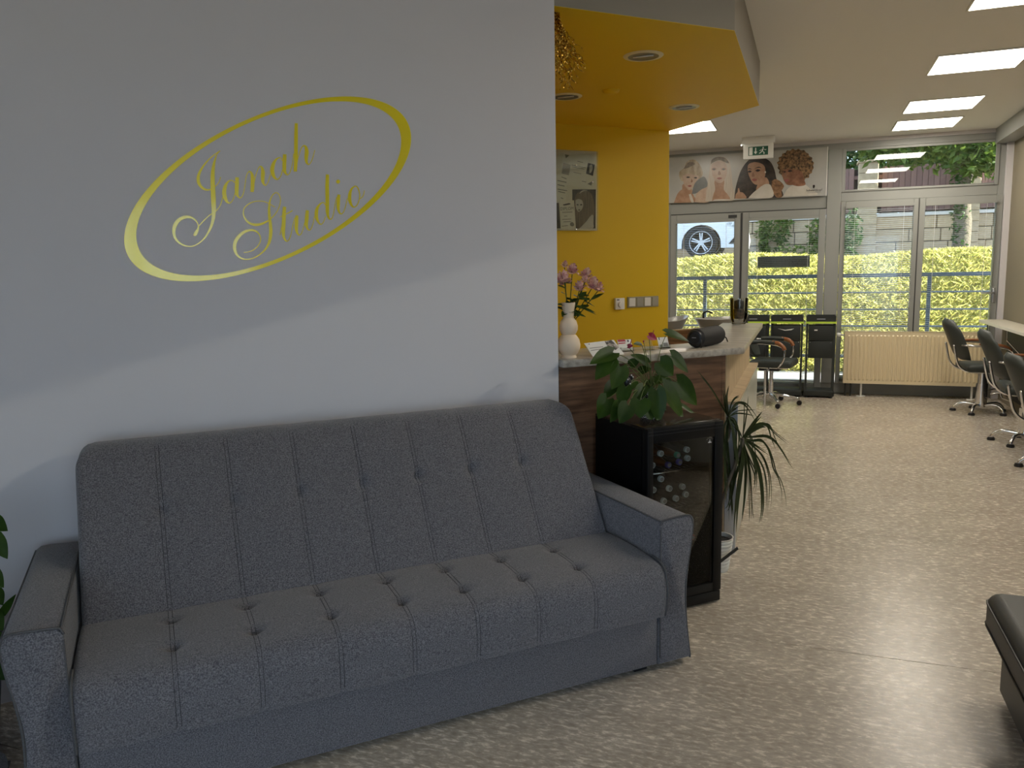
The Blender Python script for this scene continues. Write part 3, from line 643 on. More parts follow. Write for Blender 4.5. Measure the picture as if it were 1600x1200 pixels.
rose(914, 436, .015, -.02, 1, .004, [(.6, .05, -.01, -.05)], 'small pink rosebud in front of the blush rose')
rose(927, 442, .027, .01, 1, .006, [(.45, .06, -.02, -.08), (.6, .055, .01, -.1)], 'cream pink full rose drooping to the right')
rose(936, 448, .022, .02, 0, .008, [(.4, .06, 0, -.1)], 'outermost salmon pink rose of the bunch')
# beige box behind the vase
bxp = UW(1.79, 3.53, ZT1)
o = tag(MB().box((-.06, -.02, 0), (.035, .02, .165), .002).build('card_box', mat('beige_card', (.50, .42, .27), .7)), 'beige upright box half hidden behind the vase', 'box'); o.location = bxp; o.rotation_euler = (0, 0, RU)
# leaflet stand
ls = thing('leaflet', on_top(945, 556), RU, 'white leaflet with a photo of eyes propped up on the counter', 'leaflet'); q = local(ls)
wl_ = uwv = 3.30
c4 = [(912.5, 536.5), (959, 531), (976, 554), (928.5, 560)]
low = UW(1.98, 3.255, ZT1)
def leaf_pt(x, y):   # plane tilted back from the low front edge
    n = Vector((S*.72, -S*.72, .69)).normalized(); return q(at_n(x, y, n, n.dot(UW(2.0, 3.235, ZT1+.010))))
MB().prism([leaf_pt(*p) for p in c4], (0, .0015, -.001)).build('sheet', M['paper'], ls)
M['photo_dark'] = mat('photo_print', (.05, .045, .04), .5, noise=(60, (.45, .40, .36), .45, .58))
MB().prism([leaf_pt(*p)+Vector((0, -.001, .001)) for p in [(944.5, 533), (955, 531.5), (967, 543), (962, 547), (950, 543)]], (0, .0006, -.0003)).build('printed_photo', M['photo_dark'], ls)
for yy, x0, x1 in ((544, 921, 942), (547.5, 923, 940)):
    MB().prism([leaf_pt(x0, yy)+Vector((0, -.001, .001)), leaf_pt(x1, yy-2.4)+Vector((0, -.001, .001)), leaf_pt(x1+.6, yy-1.4)+Vector((0, -.001, .001)), leaf_pt(x0+.6, yy+1)+Vector((0, -.001, .001))], (0, .0004, 0)).build('printed_line', M['greyink'], ls)
MB().prism([leaf_pt(919, 537.5)+Vector((0, -.001, .001)), leaf_pt(921.5, 537.2)+Vector((0, -.001, .001)), leaf_pt(920.5, 539)+Vector((0, -.001, .001))], (0, .0004, 0)).build('printed_mark', M['ink'], ls)
MB().prism([leaf_pt(948, 546), leaf_pt(972, 543), Vector((leaf_pt(972, 543).x, leaf_pt(972, 543).y+.04, .003)), Vector((leaf_pt(948, 546).x, leaf_pt(948, 546).y+.04, .003))], (0, .001, -.001)).build('prop', M['paper'], ls)
o = tag(MB().prism([at_z(x, y, ZT1+.001) for x, y in [(994, 553), (1011, 551.5), (1014, 554.5), (997, 556)]], (0, 0, .0012)).build('paper_slip', M['paper']), 'small white paper slip lying flat on the counter edge', 'paper')
# cards in clear holders
M['acryl'] = pane_glass('clear_acrylic', (.9, .93, .93))
M['redink'] = mat('red_ink', (.42, .03, .05), .5)
def holder(x0, x1, yb, yt, w, label, front, tilt=.35, cards=True):
    a = at_w(x0, yb, w); b = at_w(x1, yb, w); t_ = at_w(x0, yt, w); wid = (b-a).length; h = max(.02, t_.z-ZT1)
    r = thing('card_holder', Vector((a.x, a.y, ZT1)).lerp(Vector((b.x, b.y, ZT1)), .5), RU, label, 'card holder', 'card holders on the counter')
    hw = wid/2
    MB().box((-hw, -.012, 0), (hw, .026, .003)).build('tray', M['acryl'], r); MB().box((-hw, -.012, .003), (hw, -.010, .020)).build('lip', M['acryl'], r)
    MB().prism([(-hw, .0, .003), (hw, .0, .003), (hw, h*tilt, h), (-hw, h*tilt, h)], (0, .0015, 0)).build('rest', M['acryl'], r)
    if cards:
        cd = MB()
        for k_ in range(1): cd.prism([(-hw+.002, -.002, .004), (hw-.002, -.002, .004), (hw-.002, h*tilt-.003, h*.98), (-hw+.002, h*tilt-.003, h*.98)], (0, .001, 0))
        cd = cd.build('cards', M['paper'], r)
        def cp(u, v): return Vector((-hw+.002+u*(wid-.004), -.003+v*(h*tilt), .004+v*(h*.97)))
        for poly, mm in front: MB().prism([cp(*p_) for p_ in poly], (0, .0006, 0)).build('print', mm, cd)
    return r
holder(967, 989, 549, 531.5, 3.34, 'card holder showing white and red business cards', [([(.02, .78), (.62, .78), (.52, .98), (.02, .98)], M['redink']), ([(.02, .6), (.55, .62), (.55, .7), (.02, .7)], M['redink']), ([(.72, .74), (.82, .74), (.82, .9), (.72, .9)], M['ink']), ([(.68, .3), (.98, .3), (.98, .5), (.8, .5)], M['redink'])])
holder(1008, 1020.5, 550, 531, 3.33, 'empty clear card holder behind the red anthurium flower', [], .25, False)
holder(1029, 1046, 547.5, 527.5, 3.37, 'white card holder with a black printed mark beside the brown panel', [([(.1, .05), (.38, .05), (.38, .28), (.1, .28)], M['greyink']), ([(.46, .1), (.9, .1), (.9, .42), (.46, .42)], M['greyink']), ([(.12, .7), (.2, .7), (.2, .95), (.12, .95)], M['ink'])])
# speaker lying on the counter
s0 = at_z(1086, 543.5, ZT1); s1 = at_z(1121, 536.5, ZT1); ax = (s1-s0); ln = ax.length
sp_ = thing('speaker', s0.lerp(s1, .5), math.atan2(ax.y, ax.x), 'black barrel shaped portable speaker lying on the counter', 'speaker')
R_ = .049; h_ = ln/2+.01; R0 = .040
MB().lathe([(R0, -h_+.012), (R_, -h_+.022), (R_, h_-.022), (R0, h_-.012)], 28, (0, 0, R_), 'X').build('body', mat('speaker_mesh', (.012, .013, .014), .7, bump=(900, .4)), sp_, smooth=40)
for sg in (-1, 1):
    c_ = MB().lathe([(R0, 0), (.043, .006), (.040, .014), (.030, .016), (.028, .010), (0, .009)], 28, (0, 0, 0), 'X')
    if sg < 0: c_.xf(Matrix.Rotation(PI, 4, 'Z'))
    c_.xf(Matrix.Translation((sg*(h_-.013), 0, R_))); c_.build('end_ring', M['black'], sp_, smooth=40)
MB().cbox((-h_-.0045, 0, R_+.004), (.002, .022, .003)).build('badge', M['alu'], sp_)
MB().tube([(-h_+.01, -.03, .055), (-h_-.012, -.045, .03), (-h_-.014, -.047, .01), (-h_-.006, -.04, .003)], .0025, 6).build('cord_loop', M['black'], sp_, smooth=180)
MB().tube([(h_-.01, -.03, .045), (h_+.014, -.04, .028), (h_+.02, -.045, .008)], .0035, 6).build('strap', M['black'], sp_, smooth=180)
MB().box((-.05, -.02, 0), (.05, .02, .012), .003).build('foot', M['black'], sp_)
# glass jar with a dark figure inside, at the end of the wing
jp = Vector((-.445, 5.93, ZT1)); gj = thing('glass_jar', jp, 0, 'clear footed glass jar with a dark object inside at the end of the counter wing', 'jar')
M['jarglass'] = pane_glass('jar_glass', (.97, .98, .97))
MB().lathe([(.0, .0), (.044, 0), (.050, .006), (.046, .016), (.056, .035), (.061, .07), (.062, .13), (.064, .188), (.061, .188), (.059, .13), (.058, .07), (.052, .04), (0, .03)], 32).build('bowl', M['jarglass'], gj, smooth=60)
MB().ball((0, 0, .078), (.054, .054, .046), 2).build('contents', mat('brown_contents', (.05, .045, .03), .7, noise=(50, (.16, .10, .06), .4, .6)), gj, smooth=180)
MB().lathe([(0, .10), (.030, .102), (.036, .13), (.034, .165), (.024, .176), (0, .178)], 20).build('dark_insert', M['blackmatt'], gj, smooth=60)
# ================================================================== drinks fridge
FU0, FU1, FW0, FW1, FH = 1.872, 2.272, 2.724, 3.150, .842
fr = thing('drinks_fridge', UW((FU0+FU1)/2, (FW0+FW1)/2), RU, 'black glass door drinks fridge standing between the sofa and the counter', 'fridge')
hx = (FU1-FU0)/2; hy = (FW1-FW0)/2
M['fblack'] = mat('fridge_black', (.004, .004, .0045), .42, spec=.25)
M['fint'] = mat('fridge_interior', (.03, .03, .03), .5)
M['ftop'] = mat('fridge_top', (.02, .014, .009), .18)
b = MB(); t_ = .022
b.box((-hx, -hy+.045, .02), (-hx+t_, hy, FH-.012)); b.box((hx-t_, -hy+.045, .02), (hx, hy, FH-.012)); b.box((-hx+t_, hy-t_, .02), (hx-t_, hy, FH-.012)); b.box((-hx+t_, -hy+.045, .02), (hx-t_, hy-t_, .09)); b.box((-hx+t_, -hy+.045, FH-.06), (hx-t_, hy-t_, FH-.012))
b.build('body', M['fblack'], fr)
MB().box((-hx-.002, -hy+.02, FH-.012), (hx+.002, hy, FH), .003).build('top', M['ftop'], fr, smooth=40)
MB().box((-hx+t_+.001, hy-t_-.004, .09), (hx-t_-.001, hy-t_-.001, FH-.06)).build('liner', M['fint'], fr)
for x in (-hx+.05, hx-.05):
    for y in (-hy+.08, hy-.06): MB().lathe([(.018, 0), (.018, .022)], 12, (x, y, 0)).build('foot', M['black'], fr)
# door: frame, glass, header grooves, crest, handle
d_ = MB(); y0, y1 = -hy, -hy+.042; fx = .030
d_.box((-hx, y0, .06), (-hx+fx, y1, FH-.004), .003); d_.box((hx-.045, y0, .06), (hx, y1, FH-.004), .003); d_.box((-hx+fx, y0, FH-.070), (hx-.045, y1, FH-.004), .003); d_.box((-hx+fx, y0, .06), (hx-.045, y1, .10), .003)
door = d_.build('door', M['fblack'], fr, smooth=40)
MB().box((-hx+fx-.002, y0+.006, .098), (hx-.043, y0+.012, FH-.068)).build('door_glass', pane_glass('dark_door_glass', (.95, .95, .92), .45), door)
for z in (FH-.020, FH-.034): MB().box((-hx+.004, y0-.0015, z), (hx-.004, y0, z+.003)).build('header_groove', M['black'], door)
MB().box((-hx, y0+.004, .008), (hx, y1, .056), .003).build('kick_panel', M['fblack'], fr, smooth=40)
MB().tube([(-.008+.011, y0+.001, .18), (-.008+.011, y0-.014, .19), (-.008+.011, y0-.014, .285), (-.008+.011, y0+.001, .295)], .004, 8).build('handle', M['chrome'], door, smooth=180, label='slim chrome handle')
LF = local(fr)
cx_ = LF(at_w(1109, 687, FW0)); em = MB()
for k_, a_ in enumerate((-65, -35, 0, 35, 65)):
    a_ = math.radians(a_); em.ball((cx_.x+.0165*math.sin(a_), y0-.0006, cx_.z+.0145*math.cos(a_)-.004), (.0016, .0006, .0016), 1)
em.box((cx_.x-.009, y0-.0012, cx_.z-.0135), (cx_.x+.009, y0-.0002, cx_.z-.0105)); em.box((cx_.x-.0045, y0-.0012, cx_.z-.008), (cx_.x+.0045, y0-.0002, cx_.z-.0055)); em.ball((cx_.x, y0-.0006, cx_.z-.001), (.002, .0006, .0025), 1)
em.build('crest', M['white'], door, label='small white crest of dots on the door')
# wire shelves
def shelf(z):
    m = MB(); m.tube([(-hx+t_, -hy+.06, z), (hx-t_, -hy+.06, z)], .0035, 6); m.tube([(-hx+t_, hy-.04, z), (hx-t_, hy-.04, z)], .003, 6)
    for i in range(14): x = -hx+t_+.012+i*.0255; m.tube([(x, -hy+.06, z), (x, hy-.04, z)], .0014, 4)
    m.build('shelf', M['chrome'], fr, smooth=180)
zs_ = [LF(at_w(1040, 738, FW0+.06)).z, LF(at_w(1070, 791, FW0+.06)).z, LF(at_w(1090, 851, FW0+.06)).z]
for z in zs_: shelf(z)
# bottles lying with their caps to the door
M['pet'] = pane_glass('bottle_plastic', (.70, .76, .76))
M['amber'] = mat('amber_drink', (.16, .05, .008), .3); M['capw'] = mat('pale_cap', (.62, .70, .70), .45); M['capg'] = mat('green_cap', (.06, .40, .26), .4); M['capb'] = mat('violet_cap', (.10, .09, .42), .4); M['capr'] = mat('red_cap', (.45, .03, .03), .4)
def bottle(x, y, depth, ln, r, cap, body, label):
    p = at_w(x, y, FW0+depth); t = thing('bottle', p, RU, label, 'bottle', 'bottles lying in the fridge')
    MB().lathe([(0, .016), (.011, .016), (.0115, .030), (.014, .04), (r, .075), (r, ln-.01), (r*.85, ln), (0, ln)], 16, (0, 0, 0), 'Y').build('body', body, t, smooth=50)
    c = MB().lathe([(0, .001), (.011, .001), (.0135, .003), (.014, .016), (0, .017)], 18, (0, 0, 0), 'Y').build('cap', cap, t, smooth=40)
    MB().lathe([(.0065, -.0003), (.009, -.0003), (.009, .0012), (.0065, .0012)], 14, (0, 0, 0), 'Y').build('cap_ring', M['greyink'], c)
P_ = M['pet']; A_ = M['amber']; up_ = 'on the upper shelf'; lo_ = 'on the middle shelf'
for x, y, dp, ln, r, c, bd, lb in [(1034, 709, .09, .25, .025, M['capw'], A_, f'pale capped amber bottle atop the pile {up_}'), (1060, 711.5, .07, .2, .018, M['capg'], A_, f'green capped bottle {up_}'), (1075, 703, .10, .22, .020, M['capw'], P_, f'pale capped clear bottle {up_}, above its neighbour'),
        (1076, 716.5, .09, .22, .018, M['capw'], P_, f'pale capped clear bottle {up_}, under its neighbour'), (1021, 727.5, .09, .25, .026, M['capw'], P_, f'pale capped bottle {up_} against the fridge side'), (1046, 727, .07, .2, .022, M['capb'], A_, f'violet capped amber bottle {up_}'), (1063, 722.5, .07, .18, .014, M['capb'], P_, f'blue capped bottle under the green capped one {up_}'),
        (1034.5, 749, .09, .25, .024, M['capw'], P_, f'white capped water bottle at the top of the pile {lo_}'), (1022.5, 766, .08, .25, .026, M['capw'], P_, f'white capped water bottle {lo_} against the fridge side'), (1047.5, 764, .08, .25, .026, M['capw'], P_, f'white capped water bottle in the middle of the pile {lo_}'), (1068, 761, .09, .25, .020, M['capw'], P_, f'white capped water bottle {lo_}, upper of the outer pair'),
        (1073, 773, .08, .25, .018, M['capw'], P_, f'white capped water bottle {lo_}, lower of the outer pair'), (1058, 779.5, .075, .25, .024, M['capw'], P_, f'white capped water bottle resting {lo_}'), (1039, 783.5, .08, .25, .024, M['capw'], P_, f'white capped water bottle {lo_}, just above the sofa arm'), (1083, 840, .09, .20, .019, M['capr'], A_, 'red capped bottle on the lowest shelf')]:
    bottle(x, y, dp, ln, r, c, bd, lb)
# ================================================================== anthurium on the fridge
ant = thing('potted_anthurium', UW(2.035, 2.93, FH), RU, 'leafy anthurium with small red flowers in a speckled pot on the fridge', 'plant')
q = local(ant)
def speck():
    m = bpy.data.materials.new('speckled_glaze'); m.use_nodes = True; N = m.node_tree.nodes; L = m.node_tree.links; p = N['Principled BSDF']; p.inputs['Roughness'].default_value = .3
    tc = N.new('ShaderNodeTexCoord'); v = N.new('ShaderNodeTexVoronoi'); v.inputs['Scale'].default_value = 170; L.new(tc.outputs['Object'], v.inputs['Vector'])
    r = N.new('ShaderNodeValToRGB'); r.color_ramp.interpolation = 'CONSTANT'; r.color_ramp.elements[0].color = (.72, .68, .62, 1); r.color_ramp.elements[1].position = .48; r.color_ramp.elements[1].color = (.03, .025, .02, 1)
    L.new(v.outputs['Distance'], r.inputs[0]); L.new(r.outputs[0], p.inputs['Base Color']); return m
MB().lathe([(0, 0), (.045, 0), (.055, .02), (.066, .08), (.068, .125), (.063, .125), (.058, .10), (0, .098)], 28).build('pot', speck(), ant, smooth=60)
MB().lathe([(0, .112), (.06, .110), (.062, .10)], 20).build('soil', mat('potting_soil', (.03, .022, .015), .9, bump=(120, .8)), ant)
bow = MB(); c_ = q(at_w(981, 597, 2.87))
bow.ball(c_, (.018, .010, .024), 2); bow.ball(c_+Vector((.016, 0, .018)), (.012, .008, .012), 2); bow.build('black_ornament', M['black'], ant, smooth=180)
bow = MB()
for dx, dz in ((.012, .03), (.02, .022), (-.006, .012), (.006, -.006)): bow.ball(c_+Vector((dx, -.010, dz)), .0032, 1)
bow.build('white_beads', M['white'], ant)
AL = [((957.5, 551), (923, 566), 21, -.05), ((954, 562), (931, 592), 23, -.06), ((969, 573), (958, 608), 27, -.07), ((1012, 567), (988, 553), 15, .03), ((1031, 566), (1053, 587), 27, -.02), ((1049, 556), (1078, 581), 24, .03), ((1028, 586), (1057, 601), 12, .05),
      ((1058, 597), (1092, 633), 30, .02), ((1037, 605), (1073, 656), 28, -.09), ((1025, 611), (1031, 663), 24, -.11), ((1066, 634), (1091, 650), 8, -.04), ((1000, 626), (1000.5, 653), 27, -.12), ((977, 606), (968, 637), 18, -.08), ((949, 624), (936, 654), 26, -.05), ((967, 632), (955, 660), 18, -.10), ((981, 634), (969, 661), 22, -.13), ((1012, 632), (1019, 660), 18, -.10), ((1003, 539), (991, 536), 10, .02), ((1042, 521), (1079, 531), 20, .06), ((990, 596), (975, 612), 15, -.03), ((1010, 600), (1030, 598), 14, .02), ((985, 570), (1000, 561), 13, .06)]
PXM = 3.55/F_PX
root_z = .115
rng = random.Random(5)
AL += [((1020, 596), (1046, 590), 15, .04), ((985, 600), (962, 600), 16, .0), ((960, 600), (944, 622), 18, .02), ((1045, 618), (1060, 645), 18, .0), ((1005, 605), (990, 628), 16, -.06), ((1000, 580), (1018, 575), 14, .05), ((978, 585), (964, 588), 14, .03), ((1018, 618), (1044, 640), 16, -.02)]
for (bx, by), (tx, ty), wpx, dw in AL:
    B = q(at_w(bx, by, 2.93+dw)); T = q(at_w(tx, ty, 2.93+dw-.03)); m = MB()
    up = Vector((rng.uniform(-.5, .5), -1, rng.uniform(.35, 1.3)))
    leaf_blade(m, B, T, wpx*PXM*1.22, up, .10, 10, True, .10)
    for v in m.v: v.z = max(v.z, .004+.0004*len(ant.children))
    lf = m.build('leaf', M['greenleaf'], ant, smooth=180)
    st = Vector((rng.uniform(-.015, .015), rng.uniform(-.015, .015), root_z)); mid = st.lerp(B, .55)+Vector((0, 0, .04))
    MB().tube([Vector(p) for p in spline([tuple(st), tuple(mid), tuple(B)], 6)], .0017, 5).build('stem', M['stem'], ant, smooth=180)
M['spathe'] = mat('red_spathe', (.30, .012, .045), .35)
for (bx, by), (tx, ty), w_ in (((1014, 524), (1026.5, 531), 11), ((981, 541), (989.5, 540), 6)):
    B = q(at_w(bx, by, 2.93)); T = q(at_w(tx, ty, 2.91)); m = MB(); leaf_blade(m, B, T, w_*PXM*1.2, (0, -1, .3), .08, 6, True); fl_ = m.build('flower', M['spathe'], ant, smooth=180)
    MB().tube([B.lerp(T, .35), B.lerp(T, .35)+Vector((.008, -.004, .030))], [.0025, .0014], 6).build('spadix', M['spathe'], fl_)
    st = Vector((0, 0, root_z)); MB().tube([Vector(p) for p in spline([tuple(st), tuple(st.lerp(B, .5)+Vector((0, 0, .03))), tuple(B)], 6)], .0016, 5).build('stem', M['stem'], ant, smooth=180)
B = q(at_w(1005.5, 533.5, 2.93)); MB().ball(B, (.004, .004, .006), 1).build('bud', M['spathe'], ant)
MB().tube([(0, 0, root_z), tuple(Vector((0, 0, root_z)).lerp(B, .5)+Vector((0, 0, .02))), tuple(B)], .0015, 5).build('stem', M['stem'], ant)
# ================================================================== dragon tree beside the fridge
dr = thing('dragon_tree', UW(2.515, 3.05), RU, 'dragon tree with long drooping blades in a ribbed white pot beside the fridge', 'plant')
q = local(dr); PW = 3.05; PM2 = 4.0/F_PX
prof = [(0, 0), (.056, 0)]
for i in range(9): z = .004+i*.018; r = .057+.0022*i; prof += [(r+.003, z+.004), (r+.003, z+.012), (r, z+.016)]
prof += [(.080, .172), (.074, .172), (.070, .15), (0, .148)]
MB().lathe(prof, 32).build('pot', mat('white_ribbed_pot', (.74, .72, .66), .5), dr, smooth=30)
MB().lathe([(0, .156), (.068, .153), (.070, .148)], 20).build('soil', mat('dark_soil', (.015, .012, .01), .9), dr)
cA = q(at_w(1160, 684, PW)); cB = q(at_w(1138, 652, PW+.02))
MB().tube([Vector(p) for p in spline([(.01, 0, .15), (.03, .0, .35), tuple(cA+Vector((-.01, 0, -.06))), tuple(cA)], 6)], .009, 8).build('trunk', mat('grey_bark', (.12, .10, .075), .85, bump=(150, .5)), dr, smooth=180)
MB().tube([Vector(p) for p in spline([(-.02, .01, .15), (-.04, .01, .45), tuple(cB+Vector((0, 0, -.1))), tuple(cB)], 6)], .009, 8).build('trunk', mat('brown_bark', (.12, .10, .075), .85), dr, smooth=180)
M['blade'] = leafmat('dragon_blade', (.018, .032, .012), (.045, .065, .022), 9)
BL = [([(1160, 684), (1164, 660), (1167, 638), (1169, 619)], 3), ([(1160, 684), (1170, 670), (1180, 656), (1191, 643)], 4.5), ([(1160, 684), (1175, 670), (1190, 663.5), (1199, 667), (1205, 685), (1212, 702)], 3.5), ([(1160, 684), (1176, 666), (1194, 662), (1211, 678), (1231, 694)], 2.2),
      ([(1160, 684), (1176, 683), (1196, 682.5), (1210, 690), (1222, 706), (1233, 724), (1240, 733)], 2.2), ([(1160, 684), (1174, 688), (1188, 687.5), (1198, 698), (1204, 715), (1208, 732), (1216, 748), (1221, 768), (1222, 788)], 3), ([(1160, 684), (1170, 690), (1185, 700), (1201, 711)], 2), ([(1160, 684), (1170, 678), (1176, 690), (1180, 706), (1183, 722)], 2.5),
      ([(1160, 686), (1168, 696), (1177, 712), (1186, 735), (1191, 765), (1192, 795), (1189, 814)], 5.5), ([(1160, 686), (1172, 700), (1184, 716), (1193, 735), (1197, 765), (1197, 800)], 2.6), ([(1160, 686), (1165, 705), (1171, 735), (1174, 775), (1174, 814)], 3.4), ([(1160, 686), (1156, 676), (1150, 667), (1146, 661)], 2), ([(1160, 686), (1160, 710), (1156, 745), (1152, 785), (1150, 832)], 7.5),
      ([(1160, 686), (1163, 710), (1164, 745), (1162, 785), (1159, 815)], 6), ([(1160, 686), (1153, 705), (1147, 735), (1143, 775), (1144, 813)], 4.5), ([(1160, 686), (1172, 694), (1190, 712), (1200, 740), (1202, 770), (1200, 795)], 2.4), ([(1160, 686), (1170, 700), (1180, 725), (1182, 750), (1180, 768)], 3), ([(1160, 686), (1166, 710), (1178, 740), (1178, 757)], 2.6), ([(1160, 686), (1172, 674), (1184, 666), (1192, 665)], 4),
      ([(1138, 652), (1143, 640), (1151, 630), (1161, 631), (1171, 643), (1181, 660)], 3), ([(1138, 652), (1142, 643), (1150, 637), (1157, 634)], 3.5), ([(1138, 652), (1136, 636), (1135, 620), (1139, 602)], 4), ([(1138, 652), (1133, 640), (1131, 624), (1129, 610)], 3), ([(1138, 652), (1142, 632), (1148, 622), (1155, 618)], 2.5), ([(1138, 652), (1144, 672), (1148, 700), (1151, 730)], 4), ([(1138, 652), (1150, 646), (1166, 647), (1178, 650)], 1.8),
      ([(1138, 652), (1136, 690), (1139, 730), (1143, 780), (1146, 808)], 4.5), ([(1138, 652), (1133, 690), (1132, 740), (1134, 785)], 5), ([(1138, 652), (1148, 664), (1155, 680), (1157, 700)], 3), ([(1138, 652), (1146, 676), (1152, 715), (1155, 750)], 4), ([(1138, 652), (1126, 632), (1113, 610), (1103, 597), (1094, 587)], 2.6), ([(1138, 652), (1130, 670), (1131, 700), (1137, 745), (1141, 770)], 4), ([(1138, 652), (1146, 655), (1152, 668), (1154, 690), (1150, 720)], 3.2), ([(1160, 686), (1156, 720), (1148, 750), (1140, 790), (1135, 800)], 3.5), ([(1160, 686), (1167, 715), (1172, 750), (1176, 800), (1178, 810)], 1.6)]
BL = [(p_, w_*1.3) for p_, w_ in BL]
for p_, w_ in list(BL[:38]):
    jx, jy = rng.uniform(-9, 7), rng.uniform(-10, 8); n_ = len(p_); BL.append(([(x+jx*(j/(n_-1)), y+jy*(j/(n_-1))) for j, (x, y) in enumerate(p_)], w_*rng.uniform(.6, .95)))
for i, (pts, w_) in enumerate(BL):
    dep = rng.uniform(-.07, .07); n_ = len(pts); P = [q(at_w(x, y, PW+dep*(j/(n_-1)))) for j, (x, y) in enumerate(pts)]
    C_ = [Vector(p) for p in spline([tuple(p) for p in P], 5)]; N_ = len(C_); m = MB(); vs = []
    for j, p in enumerate(C_):
        t = (C_[min(j+1, N_-1)]-C_[max(j-1, 0)]).normalized(); sd = t.cross(Vector((.25, -1, .15))).normalized(); f = j/(N_-1)
        w = w_*PM2*.5*(min(1, .45+f*2.2) if f < .5 else max(.06, 1-((f-.5)/.5)**1.6)); nn = sd.cross(t)
        vs += [p-sd*w+nn*w*.3, p, p+sd*w+nn*w*.3]
    m.add(vs, [(3*j+k_, 3*j+k_+1, 3*j+k_+4, 3*j+k_+3) for j in range(N_-1) for k_ in range(2)]); m.build('blade', M['blade'], dr, smooth=180)
# black flat bar sticking out past the pot
a = at_w(1118, 883, 2.95); b = at_w(1153, 856, 2.95)
bar = MB().cbox((0, 0, 0), ((b-a).length, .006, .016), .002, 1, Vector((1, 0, 0)).rotation_difference((b-a).normalized())); 
bo = bar.build('black_bar', M['black']); bo.location = a.lerp(b, .5); tag(bo, 'flat black bar sticking out in front of the ribbed white pot', 'bar')
# ================================================================== plant and pouf at the far end of the sofa
pl = thing('potted_climber', UW(-.66, 2.86), RU, 'dark leaved climber in a black planter beside the sofa arm', 'plant'); q = local(pl)
MB().lathe([(0, 0), (.12, 0), (.165, .38), (.170, .40), (.155, .40), (.150, .36), (0, .35)], 28).build('pot', M['black'], pl, smooth=40)
MB().lathe([(0, .37), (.150, .36)], 20).build('soil', mat('planter_soil', (.02, .016, .012), .9), pl)
PM3 = 3.2/F_PX
for (bx, by), (tx, ty), w_ in (((-14, 812), (11, 829), 18), ((-10, 838), (11, 873), 18), ((-14, 892), (5, 918), 16), ((4, 958), (23, 930), 9), ((-8, 925), (4, 945), 16), ((-12, 958), (4, 985), 18), ((-14, 1040), (10, 1062), 20), ((-30, 860), (-10, 890), 20), ((-30, 930), (-8, 962), 20), ((-40, 800), (-25, 830), 20), ((-12, 990), (6, 1006), 14)):
    B = q(at_w(bx, by, 2.84)); T = q(at_w(tx, ty, 2.80)); m = MB(); leaf_blade(m, B, T, w_*PM3*1.1, (0, -1, .4), .1, 8, True, .08); m.build('leaf', M['greenleaf'], pl, smooth=180)
    MB().tube([Vector(p) for p in spline([(0, 0, .36), tuple(Vector((0, 0, .36)).lerp(B, .6)+Vector((-.02, 0, .04))), tuple(B)], 5)], .002, 5).build('stem', M['stem'], pl)
pf = thing('pouf', UW(-.73, 2.36), RU, 'low grey fabric pouf on the floor beside the flared sofa arm', 'pouf')
MB().box((-.27, -.25, .02), (.27, .20, .17), .03, 3).build('cushion', M['fabric'], pf, smooth=60); MB().box((-.272, -.252, .115), (.272, .202, .121), .002).build('piping', M['piping'], pf)
for x in (-.2, .2):
    for y in (-.18, .13): MB().lathe([(.02, 0), (.02, .025)], 10, (x, y, 0)).build('foot', M['black'], pf)
# ================================================================== ceiling lights and hanging things
M['ledframe'] = mat('panel_frame', (.75, .74, .70), .5)
def led(x, y, label):
    t = thing('led_panel', (x, y, ZC-.006), 0, label, 'ceiling light', 'square LED panels in the ceiling')
    f = MB(); w = .30
    for a, b_ in (((-w, -w), (w, -w+.012)), ((-w, w-.012), (w, w)), ((-w, -w+.012), (-w+.012, w-.012)), ((w-.012, -w+.012), (w, w-.012))): f.box((a[0], a[1], -.004), (b_[0], b_[1], .006))
    f.build('frame', M['ledframe'], t); MB().box((-w+.012, -w+.012, -.002), (w-.012, w-.012, .003)).build('diffuser', M['led'], t)
for y, lb in ((9.40, 'lit square ceiling panel next to the window head'), (8.37, 'lit square ceiling panel, second from the window'), (6.74, 'lit square ceiling panel over the middle of the hall'), (5.10, 'lit square ceiling panel over the near end of the hall'), (3.46, 'lit square ceiling panel between the hall and the lobby')): led(1.115, y, lb)
led(-1.21, 8.48, 'lit square ceiling panel cut off by the yellow bulkhead'); led(-2.84, 8.48, 'lit square ceiling panel behind the yellow wall')
M['dlring'] = mat('downlight_ring', (.70, .62, .42), .35); M['dlcup'] = mat('downlight_reflector', (.16, .155, .14), .35, .4)
def downlight(x, y, label):
    t = thing('downlight', (x, y, ZS), 0, label, 'downlight', 'round recessed lights in the yellow bulkhead')
    MB().lathe([(.082, -.001), (.084, -.007), (.104, -.005), (.108, -.0005)], 36, cap=False).build('ring', M['dlring'], t, smooth=50)
    MB().lathe([(.082, -.006), (.074, -.0035), (.050, -.0015), (.0, -.001)], 36, cap=False).build('reflector', M['dlcup'], t, smooth=180)
    MB().tube([(-.055, 0, -.0045), (.055, 0, -.0045)], .004, 8).build('lamp', M['white'], t, smooth=180)
downlight(-.853, 4.425, 'round unlit downlight, larger one near the bulkhead front edge'); downlight(-.844, 5.891, 'round unlit downlight near the ceiling panel beyond the bulkhead'); downlight(-1.513, 5.20, 'round unlit downlight half hidden behind the gold ribbons')
sd = tag(MB().lathe([(.0, -.022), (.030, -.022), (.048, -.014), (.055, 0)], 28).build('smoke_detector', M['yellow'], smooth=50), 'small round detector painted yellow under the bulkhead', 'detector'); sd.location = (-1.199, 5.155, ZS)
